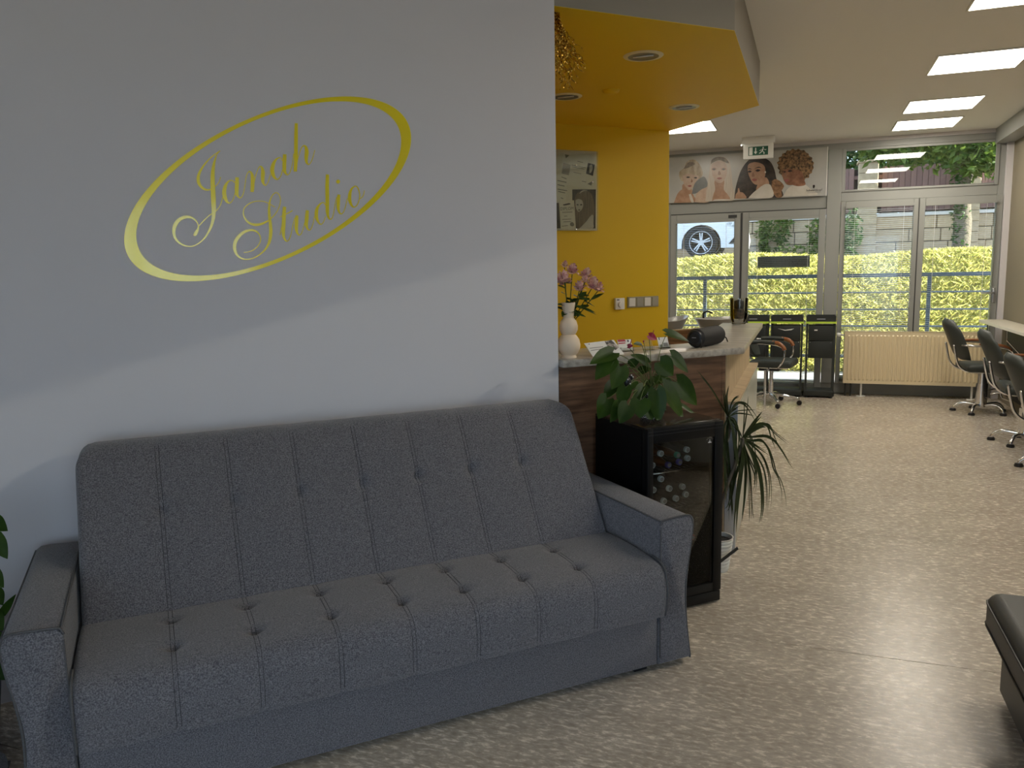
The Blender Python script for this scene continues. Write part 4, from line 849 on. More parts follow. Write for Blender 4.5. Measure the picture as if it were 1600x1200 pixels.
# gold curled ribbons
M['foil'] = mat('gold_ribbon', (.55, .33, .06), .22, 1)
tn = thing('ribbon_bunch', UW(1.76, 3.27, ZS), RU, 'bunch of curled gold ribbons hanging from the bulkhead beside the wall corner', 'decoration'); q = local(tn)
rg = random.Random(11)
for i in range(46):
    x0 = rg.uniform(866, 874); y0 = rg.uniform(16, 24); x1 = 866+(rg.random()**.8)*48; y1 = rg.uniform(70, 148) if x1 < 904 else rg.uniform(78, 112); n_ = 16
    w0 = 3.27; P = []; amp = rg.uniform(.004, .014); fq = rg.uniform(2.5, 6); ph = rg.uniform(0, 6)
    for j in range(n_):
        f = j/(n_-1); g = f**1.7; e = q(at_w(x0+(x1-x0)*g, y0+(y1-y0)*f, w0+rg.uniform(-.004, .004)+.05*math.sin(i)*f)); cu_ = amp*min(1, max(0, f-.35)*3)
        P.append(e+Vector((cu_*math.sin(fq*2*PI*f+ph), cu_*math.cos(fq*2*PI*f+ph), 0)))
    P[0].z = 0; P = [Vector(p) for p in spline([tuple(p) for p in P], 3)]; vs = []
    for j, p in enumerate(P):
        a_ = fq*2*PI*j/len(P)+ph; wd_ = Vector((math.cos(a_), math.sin(a_), .35))*.0028; vs += [p-wd_, p+wd_]
    MB().add(vs, [(2*j, 2*j+1, 2*j+3, 2*j+2) for j in range(len(P)-1)]).build('ribbon', M['foil'], tn, smooth=180)
# exit sign under the ceiling
es = thing('exit_sign', (-.537, 9.475, ZC), 0, 'white emergency exit sign with green running man pictogram hung from the ceiling', 'sign')
MB().box((-.175, -.04, -.075), (.175, .04, 0), .004).build('mount', M['white'], es, smooth=40); MB().box((-.160, -.022, -.235), (.160, .022, -.075), .004).build('housing', M['white'], es, smooth=40)
sgn = MB().box((-.105, -.0245, -.20), (.105, -.0222, -.105)).build('green_field', mat('sign_green', (.012, .10, .055), .4), es)
WH = mat('sign_white', (.75, .78, .74), .4)
def sp2(poly, y=-.026): return [(x, y, z) for x, z in poly]
MB().prism(sp2([(-.096, -.195), (-.060, -.195), (-.060, -.112), (-.096, -.112)]), (0, .0012, 0)).build('door_symbol', WH, sgn)
MB().prism(sp2([(-.033, -.118), (-.021, -.118), (-.021, -.160), (-.008, -.160), (-.027, -.188), (-.046, -.160), (-.033, -.160)]), (0, .0012, 0)).build('arrow', WH, sgn)
mn = MB(); mn.prism(sp2([(.052+.008*math.cos(a*PI/6), -.122+.008*math.sin(a*PI/6)) for a in range(12)]), (0, .0012, 0))
for poly in ([(.040, -.135), (.056, -.132), (.050, -.160), (.036, -.158)], [(.036, -.156), (.046, -.158), (.030, -.176), (.012, -.186), (.010, -.178), (.026, -.168)], [(.042, -.157), (.051, -.160), (.068, -.172), (.066, -.192), (.058, -.192), (.058, -.175)], [(.054, -.134), (.058, -.139), (.076, -.150), (.088, -.144), (.086, -.138), (.076, -.142)], [(.040, -.135), (.036, -.140), (.018, -.146), (.016, -.156), (.022, -.157), (.026, -.150)]): mn.prism(sp2(poly), (0, .0012, 0))
mn.build('running_man', WH, sgn)
MB().ball((-.18, -.03, -.082), .006, 1).build('indicator', emis('indicator_lamp', (1, 1, .9), 8), es)
# ================================================================== banner over the door, certificates board, switches
def flatmat(n, c, r=.35): return mat(n, c, r)
PY = YW-.045
ba = at_Y(1293, 229.5, PY); bb = at_Y(1293, 305.5, PY)
bn = thing('salon_banner', (-.72, PY, bb.z), 0, 'wide banner with four women\'s hairstyles over the glass door', 'poster'); q = local(bn)
X0b, X1b, Zt = -1.75, ba.x, ba.z
bgm = mat('banner_ground', (.50, .49, .45), .22, noise=(1.6, (.38, .38, .37), .35, .7))
MB().box(q((X0b, PY, bb.z)), q((X1b, PY+.012, Zt))).build('panel', bgm, bn)
MB().box(q((X1b, PY-.002, bb.z-.004)), q((X1b+.008, PY+.014, Zt+.004))).build('edge_strip', M['white'], bn)
lay = [0]
def bpoly(pts, m, name, parent, sm=True):
    lay[0] += 1; P = spline(list(pts)+[pts[0]], 5)[:-1] if sm else pts
    return MB().flat([q(at_Y(x, y, PY))+Vector((0, -.0006-.00012*lay[0], 0)) for x, y in P]).build(name, m, parent)
def pm(n, c, c2=None, sc=40, st=None): return mat(n, c, .25, noise=(sc, c2, .35, .65) if c2 else None, stretch=st)
sk1 = pm('print_skin_light', (.46, .33, .25), (.54, .41, .32), 14); sk2 = pm('print_skin_tan', (.34, .19, .12), (.45, .28, .19), 14); sk3 = pm('print_skin_brown', (.16, .07, .04), (.34, .17, .10), 10)
hb = pm('print_hair_blonde', (.30, .23, .15), (.55, .46, .33), 22, (1, 1, .3)); hp = pm('print_hair_platinum', (.46, .39, .32), (.60, .54, .46), 60, (3, 1, .12)); hd = pm('print_hair_dark', (.025, .022, .022), (.07, .055, .045), 14); hc = pm('print_hair_curly', (.025, .018, .012), (.36, .21, .10), 34); ho = pm('print_hair_copper', (.13, .07, .035), (.34, .19, .10), 25)
shw = pm('print_cloth_white', (.55, .51, .44), (.62, .58, .52), 10); shs = pm('print_soft_shadow', (.16, .17, .18), (.22, .23, .23), 8); lipm = pm('print_lips', (.30, .10, .09)); eym = pm('print_eye', (.03, .025, .025)); shm = pm('print_cheek', (.27, .15, .10)); root_ = pm('print_hair_root', (.13, .10, .07), (.24, .19, .13), 30)
def figure(nm): 
    return nm
# woman with the short blonde bob
f1 = bpoly([(1053, 317), (1058, 304), (1064, 297), (1070, 296), (1080, 300), (1084, 306), (1086, 315.5)], sk2, 'shoulder', bn)
bpoly([(1076, 304), (1079, 302), (1084, 315.4), (1080, 315.6)], shw, 'strap', f1); bpoly([(1066, 298), (1067, 288), (1077, 290), (1082, 300), (1074, 304)], sk2, 'neck', f1)
bpoly([(1061, 275), (1062, 268), (1069, 262), (1073, 253), (1080, 249.5), (1088, 251), (1095, 260), (1098, 270), (1096.5, 276), (1090, 280), (1077, 275), (1067, 283), (1063, 280)], hb, 'hair', f1)
bpoly([(1066, 271), (1075, 269), (1088, 270), (1091.5, 276), (1089, 284), (1083, 293), (1077, 297), (1073, 294), (1068, 286)], sk1, 'face', f1)
bpoly([(1065, 273), (1070, 264), (1080, 262), (1092, 265), (1096, 273), (1088, 274), (1076, 271), (1069, 274)], hb, 'fringe', f1)
bpoly([(1068, 264), (1074, 255), (1080, 253), (1086, 256), (1080, 260), (1073, 263)], root_, 'hair_roots', f1)
bpoly([(1071.5, 277), (1075, 275.8), (1078.5, 277), (1075, 278.2)], eym, 'eye', f1); bpoly([(1084, 277.5), (1087, 276.6), (1089.5, 278), (1086.5, 279)], eym, 'eye', f1); bpoly([(1074, 290.4), (1078, 289.2), (1081, 290.6), (1077.5, 292.2)], lipm, 'lips', f1); bpoly([(1080.5, 279), (1082.5, 283), (1081, 285.2), (1079.5, 284.4)], shm, 'nose', f1)
# woman with long platinum hair
f2 = bpoly([(1086, 316), (1088, 303), (1096, 294.5), (1106, 292), (1108, 315)], sk1, 'shoulder', bn)
bpoly([(1081, 303), (1086, 286), (1100, 276), (1106, 290), (1096, 296), (1088, 302)], shs, 'shadow_tone', f2)
bpoly([(1102, 314.6), (1105, 292), (1108, 270), (1110, 255), (1115, 247.5), (1124, 245), (1133, 246.5), (1140, 253), (1143, 268), (1144.5, 288), (1147.5, 311.5), (1125, 314)], hp, 'hair', f2)
bpoly([(1110.5, 257), (1112, 250), (1118, 246), (1126, 245.2), (1134, 247.5), (1139.5, 255), (1134, 254), (1124, 250.5), (1115, 253.5)], root_, 'hair_roots', f2)
bpoly([(1112.5, 313.6), (1115, 303), (1117.5, 296), (1117, 282), (1131, 281), (1131, 296), (1137, 304), (1139, 312)], sk2, 'neck', f2)
bpoly([(1111.5, 262), (1113, 256), (1119, 252.5), (1126, 251.6), (1133, 254), (1136, 262), (1135.5, 272), (1132, 281), (1124.5, 286.3), (1117, 282), (1113, 273)], sk1, 'face', f2)
for xe in (1115.5, 1130.5): bpoly([(xe-4, 264.5), (xe, 262), (xe+4, 264), (xe, 266.4)], shm, 'eye_shadow', f2); bpoly([(xe-2.2, 264.6), (xe, 263.4), (xe+2.4, 264.4), (xe, 265.8)], eym, 'eye', f2)
bpoly([(1119.5, 278.6), (1124, 277.2), (1128.5, 278.4), (1124, 280.6)], lipm, 'lips', f2); bpoly([(1122.5, 268), (1124.5, 267.4), (1126.5, 272), (1124, 273.6), (1121.8, 272.4)], shm, 'nose', f2)
bpoly([(1116, 312), (1124, 311.2), (1139, 311.4), (1139, 313), (1116, 314)], shw, 'top', f2)
# woman with long dark hair
f3 = bpoly([(1147.5, 310.5), (1149, 296), (1153, 280), (1158, 266), (1166, 254), (1175, 247.5), (1190, 246), (1203, 252), (1210, 265), (1214, 282), (1221, 296), (1222, 307.5), (1195, 309.5)], hd, 'hair', bn)
bpoly([(1206, 283), (1212, 280), (1220, 284), (1225, 291), (1221, 299), (1222, 307.6), (1213, 308), (1206, 296)], ho, 'hair_tips', f3)
bpoly([(1181, 300), (1184, 288), (1196, 277), (1202, 287), (1196, 297)], sk2, 'neck', f3)
bpoly([(1169, 309.6), (1176, 302), (1182, 297), (1192, 289.5), (1199, 287.5), (1205, 291), (1206.5, 308.4)], shw, 'blouse', f3)
bpoly([(1168, 264), (1169.5, 257), (1178, 253.5), (1188, 255), (1194.5, 260), (1196, 271), (1193, 281), (1186, 287.5), (1180.5, 288.5), (1175, 284), (1170, 274)], sk2, 'face', f3)
bpoly([(1168, 268.4), (1171, 266.5), (1174.5, 268), (1171, 269.8)], eym, 'eye', f3); bpoly([(1180, 266.6), (1184, 264.4), (1188, 266.2), (1184, 268.4)], eym, 'eye', f3); bpoly([(1167.5, 264.6), (1171, 263), (1175, 264.6), (1171, 264.4)], eym, 'brow', f3); bpoly([(1179, 263.6), (1185, 260.6), (1190, 262.6), (1185, 262.2)], eym, 'brow', f3)
bpoly([(1174.5, 280.6), (1178, 279.2), (1183, 280.6), (1178.5, 283.4)], lipm, 'lips', f3); bpoly([(1175.5, 270), (1177.5, 269.4), (1179, 275), (1176.5, 276.6), (1174.6, 275.4)], shm, 'nose', f3)
bpoly([(1148.5, 310.6), (1149.5, 304), (1152.5, 300), (1153, 295), (1154.8, 294.2), (1156.5, 300), (1160, 300.6), (1164.5, 305), (1165.5, 309.8)], sk2, 'hand', f3); bpoly([(1194.4, 268), (1196.2, 267.4), (1197, 269.6), (1195.2, 270.6)], shw, 'earring', f3)
# woman with curly hair
f4 = bpoly([(1224, 307.2), (1229, 297), (1238, 290), (1252, 287), (1259, 289), (1266, 295), (1276, 304.6)], shw, 'blouse', bn)
cur = []
rg = random.Random(3)
for i in range(40):
    a_ = 2*PI*i/40; rr = 1+.06*((i % 2)*2-1)*rg.uniform(.2, 1); cur.append((1243+28*rr*math.cos(a_), 258.5-25.5*rr*math.sin(a_)))
bpoly(cur, hc, 'curls', f4)
bpoly([(1238, 289), (1242, 280), (1252, 268), (1257, 282), (1258, 289), (1247, 291)], sk3, 'neck', f4)
bpoly([(1222.5, 272), (1225, 266), (1233, 263), (1243, 263), (1250, 266), (1252.5, 275), (1247, 284), (1238, 289), (1230, 288.5), (1226, 284), (1223.5, 279)], sk3, 'face', f4)
bpoly([(1230.5, 267.6), (1234, 265.6), (1238, 267), (1234, 268.8)], eym, 'eye', f4); bpoly([(1223.5, 268.6), (1226, 267.4), (1228, 268.6), (1226, 269.8)], eym, 'eye', f4); bpoly([(1225, 281.6), (1229, 280), (1233, 281.4), (1229, 284.4)], lipm, 'lips', f4); bpoly([(1226, 270.6), (1228, 270), (1229, 275), (1226.4, 276.6), (1224.6, 275)], shm, 'nose', f4)
bpoly([(1222, 264), (1226, 258), (1240, 257), (1252, 260), (1255, 268), (1248, 266), (1240, 264.5), (1230, 263.5)], hc, 'curl_fringe', f4)
# emblem and name
bpoly([(1270, 289.4), (1272.6, 289), (1273.4, 291), (1272.4, 293.4), (1271.4, 294.6), (1270, 292.6)], eym, 'emblem', bn)
c0 = q(at_Y(1272, 297.2, PY))+Vector((0, -.012, 0)); dirx = (q(at_Y(1284, 296.6, PY))-q(at_Y(1260, 297.8, PY))); dirx.y = 0
text('Schwarzkopf', .034, c0, (1, 0, 0), (0, 0, 1), eym, 'brand_name', bn)
MB().box(c0+Vector((-.075, .001, -.027)), c0+Vector((.075, .0014, -.023))).build('small_print', M['greyink'], bn)
# ------------------------------------------------------------------ certificates board on the yellow wall
WY = 5.614-.004
bd = thing('certificate_board', UW(3.1, WY-.01, 1.824), RU, 'clear fronted board of certificates and hair photos on the yellow wall', 'board'); q = local(bd)
tr = q(at_w(932.3, 237, WY-.01)); br = q(at_w(931.5, 360.6, WY-.01))
MB().box((tr.x-.62, 0, 0), (tr.x, .008, tr.z)).build('backing', mat('board_backing', (.76, .66, .44), .5), bd)
lay[0] = 0
def cpoly(pts, m, name, parent, sm=False, dy=0):
    lay[0] += 1; P = spline(list(pts)+[pts[0]], 5)[:-1] if sm else pts
    return MB().flat([q(at_w(x, y, WY-.01))+Vector((0, -.0006-.00010*lay[0], 0)) for x, y in P]).build(name, m, parent)
pap = pm('certificate_paper', (.82, .72, .50), (.86, .77, .57), 9); sep = pm('sepia_print', (.10, .065, .03), (.24, .16, .08), 16, (6, 1, .5)); sepd = pm('sepia_dark', (.018, .013, .008), (.04, .028, .016), 20); sepm = pm('sepia_mid', (.30, .24, .15), (.40, .33, .22), 12); skn = pm('sepia_skin', (.55, .46, .32), (.62, .52, .38), 12); gry = pm('faded_ink', (.24, .20, .13)); prn = pm('sepia_ink', (.055, .04, .02))
c1 = cpoly([(880.5, 238), (931, 245), (927, 296), (874, 287)], pap, 'certificate', bd)
cpoly([(880.3, 254.6), (891.4, 257.4), (888.8, 274), (877.4, 271.2)], sepm, 'portrait', c1); cpoly([(918.6, 254.4), (929.3, 257.2), (926.4, 275), (915.6, 271.4)], sepd, 'portrait', c1); cpoly([(921, 259), (924, 256.8), (926, 262), (924.5, 268), (921, 270)], skn, 'portrait_face', c1, True)
for x0, y0, x1, y1 in ((893, 257.4, 915, 261.6), (894, 260, 913, 264), (896, 268.6, 908, 271.2), (909, 282.5, 916, 284), (902, 251.5, 911, 253.5)): cpoly([(x0, y0), (x1, y1), (x1, y1+1), (x0, y0+1)], gry, 'text_line', c1)
cpoly([(882.5, 241), (889.5, 242.6), (884, 247.6)], gry, 'corner_ornament', c1); cpoly([(925.6, 283), (924, 290), (917.5, 287.5)], gry, 'corner_ornament', c1)
cL = cpoly([(840, 268), (880, 274), (886.5, 276), (884, 313), (860, 314), (842, 310)], pap, 'certificate', bd)
for x0, y0, x1, y1 in ((871, 281.5, 885, 284.5), (871, 288, 882, 290.4), (871, 295, 886, 297.6), (872, 298.6, 883, 301), (876, 308.5, 880, 310), (877, 276, 885, 279)): cpoly([(x0, y0), (x1, y1), (x1, y1+1.1), (x0, y0+1.1)], prn, 'text_line', cL)
cp_ = cpoly([(894, 296), (930.8, 296), (930.2, 357), (893.6, 357)], sepd, 'hair_photo', bd)
cpoly([(901, 357), (898, 340), (897.6, 318), (900, 304), (907, 299), (915, 298), (922, 301), (927, 312), (929, 330), (926.5, 342), (916, 350), (905, 357)], sep, 'hair', cp_, True)
cpoly([(899, 313), (903, 311), (909, 313), (911, 320), (909, 327), (904, 331), (900.5, 327), (899, 320)], skn, 'face', cp_, True); cpoly([(900, 319.8), (902.5, 319), (904, 320.2), (902, 321)], sepd, 'eye', cp_, True); cpoly([(905.5, 320), (908, 318.8), (909.6, 320.2), (907.5, 321)], sepd, 'eye', cp_, True); cpoly([(902.5, 328), (905, 327.2), (906.4, 328.2), (904.4, 329)], sepd, 'lips', cp_, True)
cpoly([(905, 357), (915, 347), (922, 338), (926.5, 336), (927, 348), (925.5, 357)], skn, 'shoulder', cp_, True); cpoly([(904.6, 303), (908, 298.5), (913, 297), (918, 298.4), (913, 298.6), (908.5, 300.5)], skn, 'hair_band', cp_, True)
cd_ = cpoly([(874, 314), (896.6, 313), (899.6, 357.2), (876.4, 358)], pap, 'diploma', bd)
cpoly([(866, 317), (873, 317), (875.6, 357), (866, 357)], sepd, 'hair_photo', bd)
cpoly([(879.6, 319.5), (884, 318.4), (889, 317.4), (891, 319), (885, 320.6), (880, 321)], prn, 'emblem', cd_, True)
p0 = q(at_w(885.6, 326.2, WY-.01))+Vector((0, -.0045, 0)); text('DIPLOM', .034, p0, (1, 0, .05), (0, 0, 1), prn, 'heading', cd_)
for x0, y0, x1, y1 in ((878, 331.5, 894, 330.8), (881, 337.4, 886, 337.2), (878, 342.6, 892, 341.6), (880, 346.4, 892, 345.6), (877.5, 353, 887, 352)): cpoly([(x0, y0), (x1, y1), (x1, y1+1), (x0, y0+1)], gry, 'text_line', cd_)
cpoly([(890.5, 348.5), (893.5, 347), (896.4, 349.5), (896, 353), (892.5, 353.6), (890.4, 351.5)], gry, 'stamp', cd_, True)
MB().box((tr.x-.62, -.016, 0), (tr.x+.002, -.013, tr.z)).build('clear_cover', M['acryl'], bd)
for x, z in ((tr.x-.20, .006), (tr.x-.20, tr.z-.115), (tr.x-.05, tr.z-.24)): MB().lathe([(0, -.004), (.006, -.003), (.007, 0)], 12, (x, -.017, z), 'Y').build('screw_cap', M['chrome'], bd)
# ------------------------------------------------------------------ thermostat and switches
a = at_w(959, 466, WY); b = at_w(973.5, 483, WY)
th = thing('thermostat', a.lerp(b, .5), RU, 'square cream wall thermostat with a round dial beside the switches', 'thermostat')
hw = (a-Vector((b.x, b.y, a.z))).length/2; hz = (a.z-b.z)/2
MB().box((-hw, -.028, -hz), (hw, 0, hz), .004).build('case', M['white'], th, smooth=40); MB().lathe([(.024, 0), (.022, -.014), (0, -.015)], 24, (0, -.028, -.006), 'Y').build('dial', M['white'], th, smooth=40); MB().box((-hw+.012, -.030, hz-.018), (-hw+.036, -.027, hz-.010)).build('slot', M['ink'], th)
a = at_w(980, 464, WY); b = at_w(1028, 478.8, WY); sw = thing('switch_plate', a.lerp(b, .5), RU, 'row of four square light switches in one frame on the yellow wall', 'switch')
hw = (a-Vector((b.x, b.y, a.z))).length/2; hz = (a.z-b.z)/2
MB().box((-hw, -.010, -hz), (hw, 0, hz), .003).build('frame', mat('switch_frame', (.33, .30, .20), .4), sw)
for i in range(4):
    w = 2*hw/4; x = -hw+w*i; MB().box((x+.010, -.016, -hz+.010), (x+w-.006, -.010, hz-.010), .002).build('rocker', M['white'] if i % 2 == 0 else mat('grey_rocker', (.36, .34, .28), .4), sw)
# ================================================================== hall furniture
# radiator
rd = thing('radiator', (1.155, 9.92, 0), 0, 'cream ribbed panel radiator in front of the end window', 'radiator')
RX = .715; z0, z1 = .155, .752
m = MB(); n_ = 33; xs = []
for i in range(n_):
    c = -RX+.03+(2*RX-.06)*(i+.5)/n_; h = (2*RX-.06)/n_/2; xs += [(c-h, 0), (c-h*.55, 0), (c-h*.30, -.010), (c+h*.30, -.010), (c+h*.55, 0)]
xs = [(-RX, 0)]+xs+[(RX, 0)]
rows = [(z0, 0), (z0+.035, 0), (z0+.05, 1), (z1-.05, 1), (z1-.035, 0), (z1, 0)]
m.grid(lambda i, j: (xs[i][0], -.05+xs[i][1]*rows[j][1], rows[j][0]), len(xs), len(rows)); m.build('front_panel', M['cream'], rd)
MB().box((-RX, .03, z0), (RX, .045, z1)).build('rear_panel', M['cream'], rd)
for s_ in (-1, 1): MB().box((s_*RX-.002*(s_ > 0)-.0, -.05, z0), (s_*RX+.002, .045, z1)).build('side_cover', M['cream'], rd)
g = MB()
for i in range(48): x = -RX+.01+i*(2*RX-.02)/48; g.box((x, -.046, z1-.004), (x+.012, .04, z1))
g.box((-RX, -.05, z1-.004), (RX, -.044, z1+.002)); g.box((-RX, .04, z1-.004), (RX, .046, z1+.002)); g.build('top_grille', M['cream'], rd)
g = MB()
for i in range(n_): x = -RX+.03+(2*RX-.06)*(i+.5)/n_; g.box((x-.008, -.0515, z0+.036), (x+.008, -.0495, z0+.043))
g.build('vent_slots', mat('painted_slot_light', (.85, .78, .6), .3), rd)  # pale colour stands in for light shining through the slots from behind
MB().lathe([(0, 0), (.022, .0), (.026, .01), (.026, .04), (.018, .05), (0, .05)], 16, (-RX-.082, 0, z1-.04), 'X').build('valve', M['white'], rd, smooth=50); MB().tube([(-RX-.04, 0, z1-.04), (-RX, 0, z1-.04)], .012, 10).build('valve_stem', M['chrome'], rd)
for x in (-RX+.03, -RX+.085): MB().tube([(x, 0, z0), (x, 0, 0)], .009, 8).build('pipe', M['blackmatt'], rd)
for x in (-RX+.20, RX-.10): MB().tube([(x, 0, z0), (x, 0, .006)], .012, 8).build('stand', M['white'], rd); MB().lathe([(0, 0), (.05, 0), (.05, .006), (0, .006)], 16, (x, 0, 0)).build('stand_foot', M['white'], rd)
# trolleys
def trolley(x0, x1, label, txt):
    t = thing('salon_trolley', ((x0+x1)/2, 9.82, 0), 0, label, 'trolley', 'black salon trolleys under the end window'); w = (x1-x0)/2; d = .14
    MB().box((-w-.005, -d, .02), (w+.005, d, .085), .01).build('base', M['trolley'], t, smooth=40)
    for x in (-w+.012, w-.012):
        for y in (-d+.02, d-.02): MB().box((x-.011, y-.011, .085), (x+.011, y+.011, .875)).build('post', M['trolley'], t)
    for i, (za, zb) in enumerate(((.46, .655), (.66, .835))):
        MB().box((-w+.026, -d+.008, za), (w-.026, d-.03, zb), .006).build('drawer', M['trolley'], t, smooth=40)
    MB().box((-w-.003, -d-.004, .858), (w+.003, d, .880)).build('lime_trim', M['lime'], t, label='lime green trim strip')
    tb = MB(); tb.box((-w, -d, .878), (w, d, .89)); tb.box((-w, -d, .89), (w, -d+.01, .945)); tb.box((-w, d-.01, .89), (w, d, .945)); tb.box((-w, -d+.01, .89), (-w+.01, d-.01, .945)); tb.box((w-.01, -d+.01, .89), (w, d-.01, .945)); tb = tb.build('top_tray', M['trolley'], t)
    MB().box((-.045, -d-.002, .905), (.045, -d, .914), .001).build('badge', M['alu'], tb)
    for x in (-w+.045, w-.045): MB().ball((x, -d+.006, .642), .006, 1).build('rivet', M['alu'], t)
    for x in (-w+.03, w-.03):
        for y in (-d+.03, d-.03): MB().lathe([(.016, 0), (.016, .022)], 10, (x, y, 0)).build('caster', M['black'], t)
    return t
t1 = trolley(.022, .338, 'black salon trolley beside the radiator valve', '')
t2 = trolley(-.365, -.01, 'black salon trolley in the middle of the three, with a bag hook', '')
t3 = trolley(-.735, -.39, 'black salon trolley partly hidden behind the counter wing', '')
MB().prism([(-.10, -.142, .800), (-.02, -.142, .775), (.05, -.142, .782), (.08, -.142, .80), (.03, -.142, .792), (-.02, -.142, .785)], (0, .004, 0)).build('white_strap', M['white'], t2)
MB().box((-.07, -.137, .775), (-.035, -.134, .79)).build('sticker', M['white'], t1)
# styling chairs
def styling_chair(name, loc, rz, label, wood_arm=True, star='curved', scale=1, group='styling chairs'):
    t = thing(name, loc, rz, label, 'chair', group); LTH = M['chairleather']
    MB().box((-.20, -.23, .43), (.25, .23, .505), .03, 3).build('seat', LTH, t, smooth=60)
    # back: curved padded shell leaning backwards (-x)
    b = MB(); nu, nv = 13, 11
    def shell(side):
        def fn(i, j):
            f = i/(nu-1); g = j/(nv-1)*2-1; z = .54+.42*f; hw = .205*(math.sin(PI*(.16+.70*f))**.7)*(1 if f < .9 else 1-.35*((f-.9)/.1)**2); hw = max(hw, .10)
            x = -.20-.17*f+.055*g*g-(.05 if side else 0)*(1-.6*abs(g)**3)*min(1, (1-f)*8+.15)*min(1, f*8+.15); return (x, g*hw, z-.02*g*g*(f > .8))
        return fn
    b.grid(shell(0), nu, nv); b.grid(shell(1), nu, nv)
    f0 = nu*nv
    for i in range(nu-1):
        for e in (0, nv-1): b.f.append((i*nv+e, (i+1)*nv+e, f0+(i+1)*nv+e, f0+i*nv+e))
    for j in range(nv-1):
        for e in (0, nu-1): b.f.append((e*nv+j, e*nv+j+1, f0+e*nv+j+1, f0+e*nv+j))
    b.build('backrest', LTH, t, smooth=60)
    for s_ in (-1, 1):
        P = spline([(.20, s_*.15, .425), (-.10, s_*.15, .425), (-.20, s_*.15, .44), (-.265, s_*.15, .50), (-.295, s_*.15, .60), (-.315, s_*.15, .70)], 5); MB().tube(P, .011, 8).build('back_tube', M['chrome'], t, smooth=180)
    for s_ in (-1, 1):
        y = s_*.265
        MB().tube(spline([(-.25, s_*.19, .70), (-.18, y, .70), (.05, y, .69), (.16, y, .655), (.18, y, .60), (.16, y, .50), (.10, s_*.20, .43)], 5), .011, 8).build('arm_tube', M['chrome'] if wood_arm else M['black'], t, smooth=180)
        if star == 'curved': MB().tube(spline([(-.12, y, .712), (.02, y, .712), (.12, y, .690), (.165, y, .655)], 5), [.014]*16, 10).build('arm_pad', M['armwood'], t, smooth=180, label='reddish wooden arm pad')
        else:
            MB().tube(spline([(-.17, y, .705), (-.05, y, .712), (.08, y, .705)], 5), .024, 10).build('arm_pad', LTH, t, smooth=180)
            MB().tube(spline([(.05, y, .712), (.12, y, .698), (.165, y, .662), (.178, y, .63)], 5), .021, 10).build('arm_tip', M['armwood'], t, smooth=180, label='reddish wooden front of the armrest')
    if star == 'curved':
        MB().lathe([(.055, .06), (.055, .30), (.045, .30), (.045, .42), (.09, .43)], 20).build('column', M['chrome'], t, smooth=40)
        for k_ in range(5):
            a_ = 2*PI*k_/5+.35; dx, dy = math.cos(a_), math.sin(a_)
            MB().tube(spline([(dx*.04, dy*.04, .075), (dx*.14, dy*.14, .088), (dx*.19, dy*.19, .080), (dx*.235, dy*.235, .045), (dx*.243, dy*.243, .02)], 5), .015, 10).build('leg', M['chrome'], t, smooth=180)
            MB().lathe([(0, 0), (.030, 0), (.032, .012), (.024, .026), (0, .03)], 14, (dx*.245, dy*.245, 0)).build('glide', M['black'], t, smooth=50)
        MB().tube(spline([(.05, -.10, .20), (.18, -.12, .22), (.23, -.12, .13)], 4), .008, 8).build('foot_bar', M['chrome'], t, smooth=180); MB().tube(spline([(.05, .10, .20), (.18, .12, .22), (.23, .12, .13), (.23, 0, .13), (.23, -.12, .13)], 4), .008, 8).build('foot_bar', M['chrome'], t, smooth=180)
    else:
        MB().lathe([(.026, .07), (.026, .25), (.020, .25), (.020, .43), (.08, .432)], 16).build('column', M['chrome'], t, smooth=40); MB().box((-.12, -.10, .38), (.10, .10, .432), .01).build('mechanism', M['black'], t, smooth=40)
        for k_ in range(5):
            a_ = 2*PI*k_/5+.12; dx, dy = math.cos(a_), math.sin(a_)
            MB().tube(spline([(dx*.02, dy*.02, .115), (dx*.14, dy*.14, .105), (dx*.30, dy*.30, .072)], 5), [.022]*6+[.015]*5, 8).build('leg', M['chrome'], t, smooth=180)
            c = MB().lathe([(0, -.016), (.024, -.016), (.028, -.010), (.028, .010), (.024, .016), (0, .016)], 16, (dx*.30, dy*.30, .028), 'Y').build('caster', M['black'], t, smooth=40)
            MB().tube([(dx*.30, dy*.30, .05), (dx*.30, dy*.30, .08)], .006, 6).build('caster_stem', M['chrome'], t)
    return t
styling_chair('styling_chair', (1.71, 9.10, 0), .10, 'black styling chair with chrome star base right in front of the radiator')
styling_chair('styling_chair', (1.765, 7.58, 0), -.04, 'black styling chair at the middle of the styling shelf')
c3 = styling_chair('styling_chair', (1.765, 6.62, 0), .05, 'black styling chair pumped down low, next to the near end of the styling shelf')
for ch in c3.children:
    if ch.name.split('.')[0] in ('seat', 'backrest', 'back_tube', 'arm_tube', 'arm_pad'): ch.location.z = -.10
sc = styling_chair('salon_chair', (-.325, 9.12, 0), -.15, 'black rolling salon chair with reddish wooden armrests by the trolleys', True, 'caster', group='rolling salon chairs')
MB().tube([(.0, -.33, 0), (.0, -.33, .42)], .014, 10).build('foot_post', M['chrome'], sc)
MB().tube([(.0, -.33, .40), (.0, -.12, .41)], .012, 8).build('post_bracket', M['chrome'], sc)
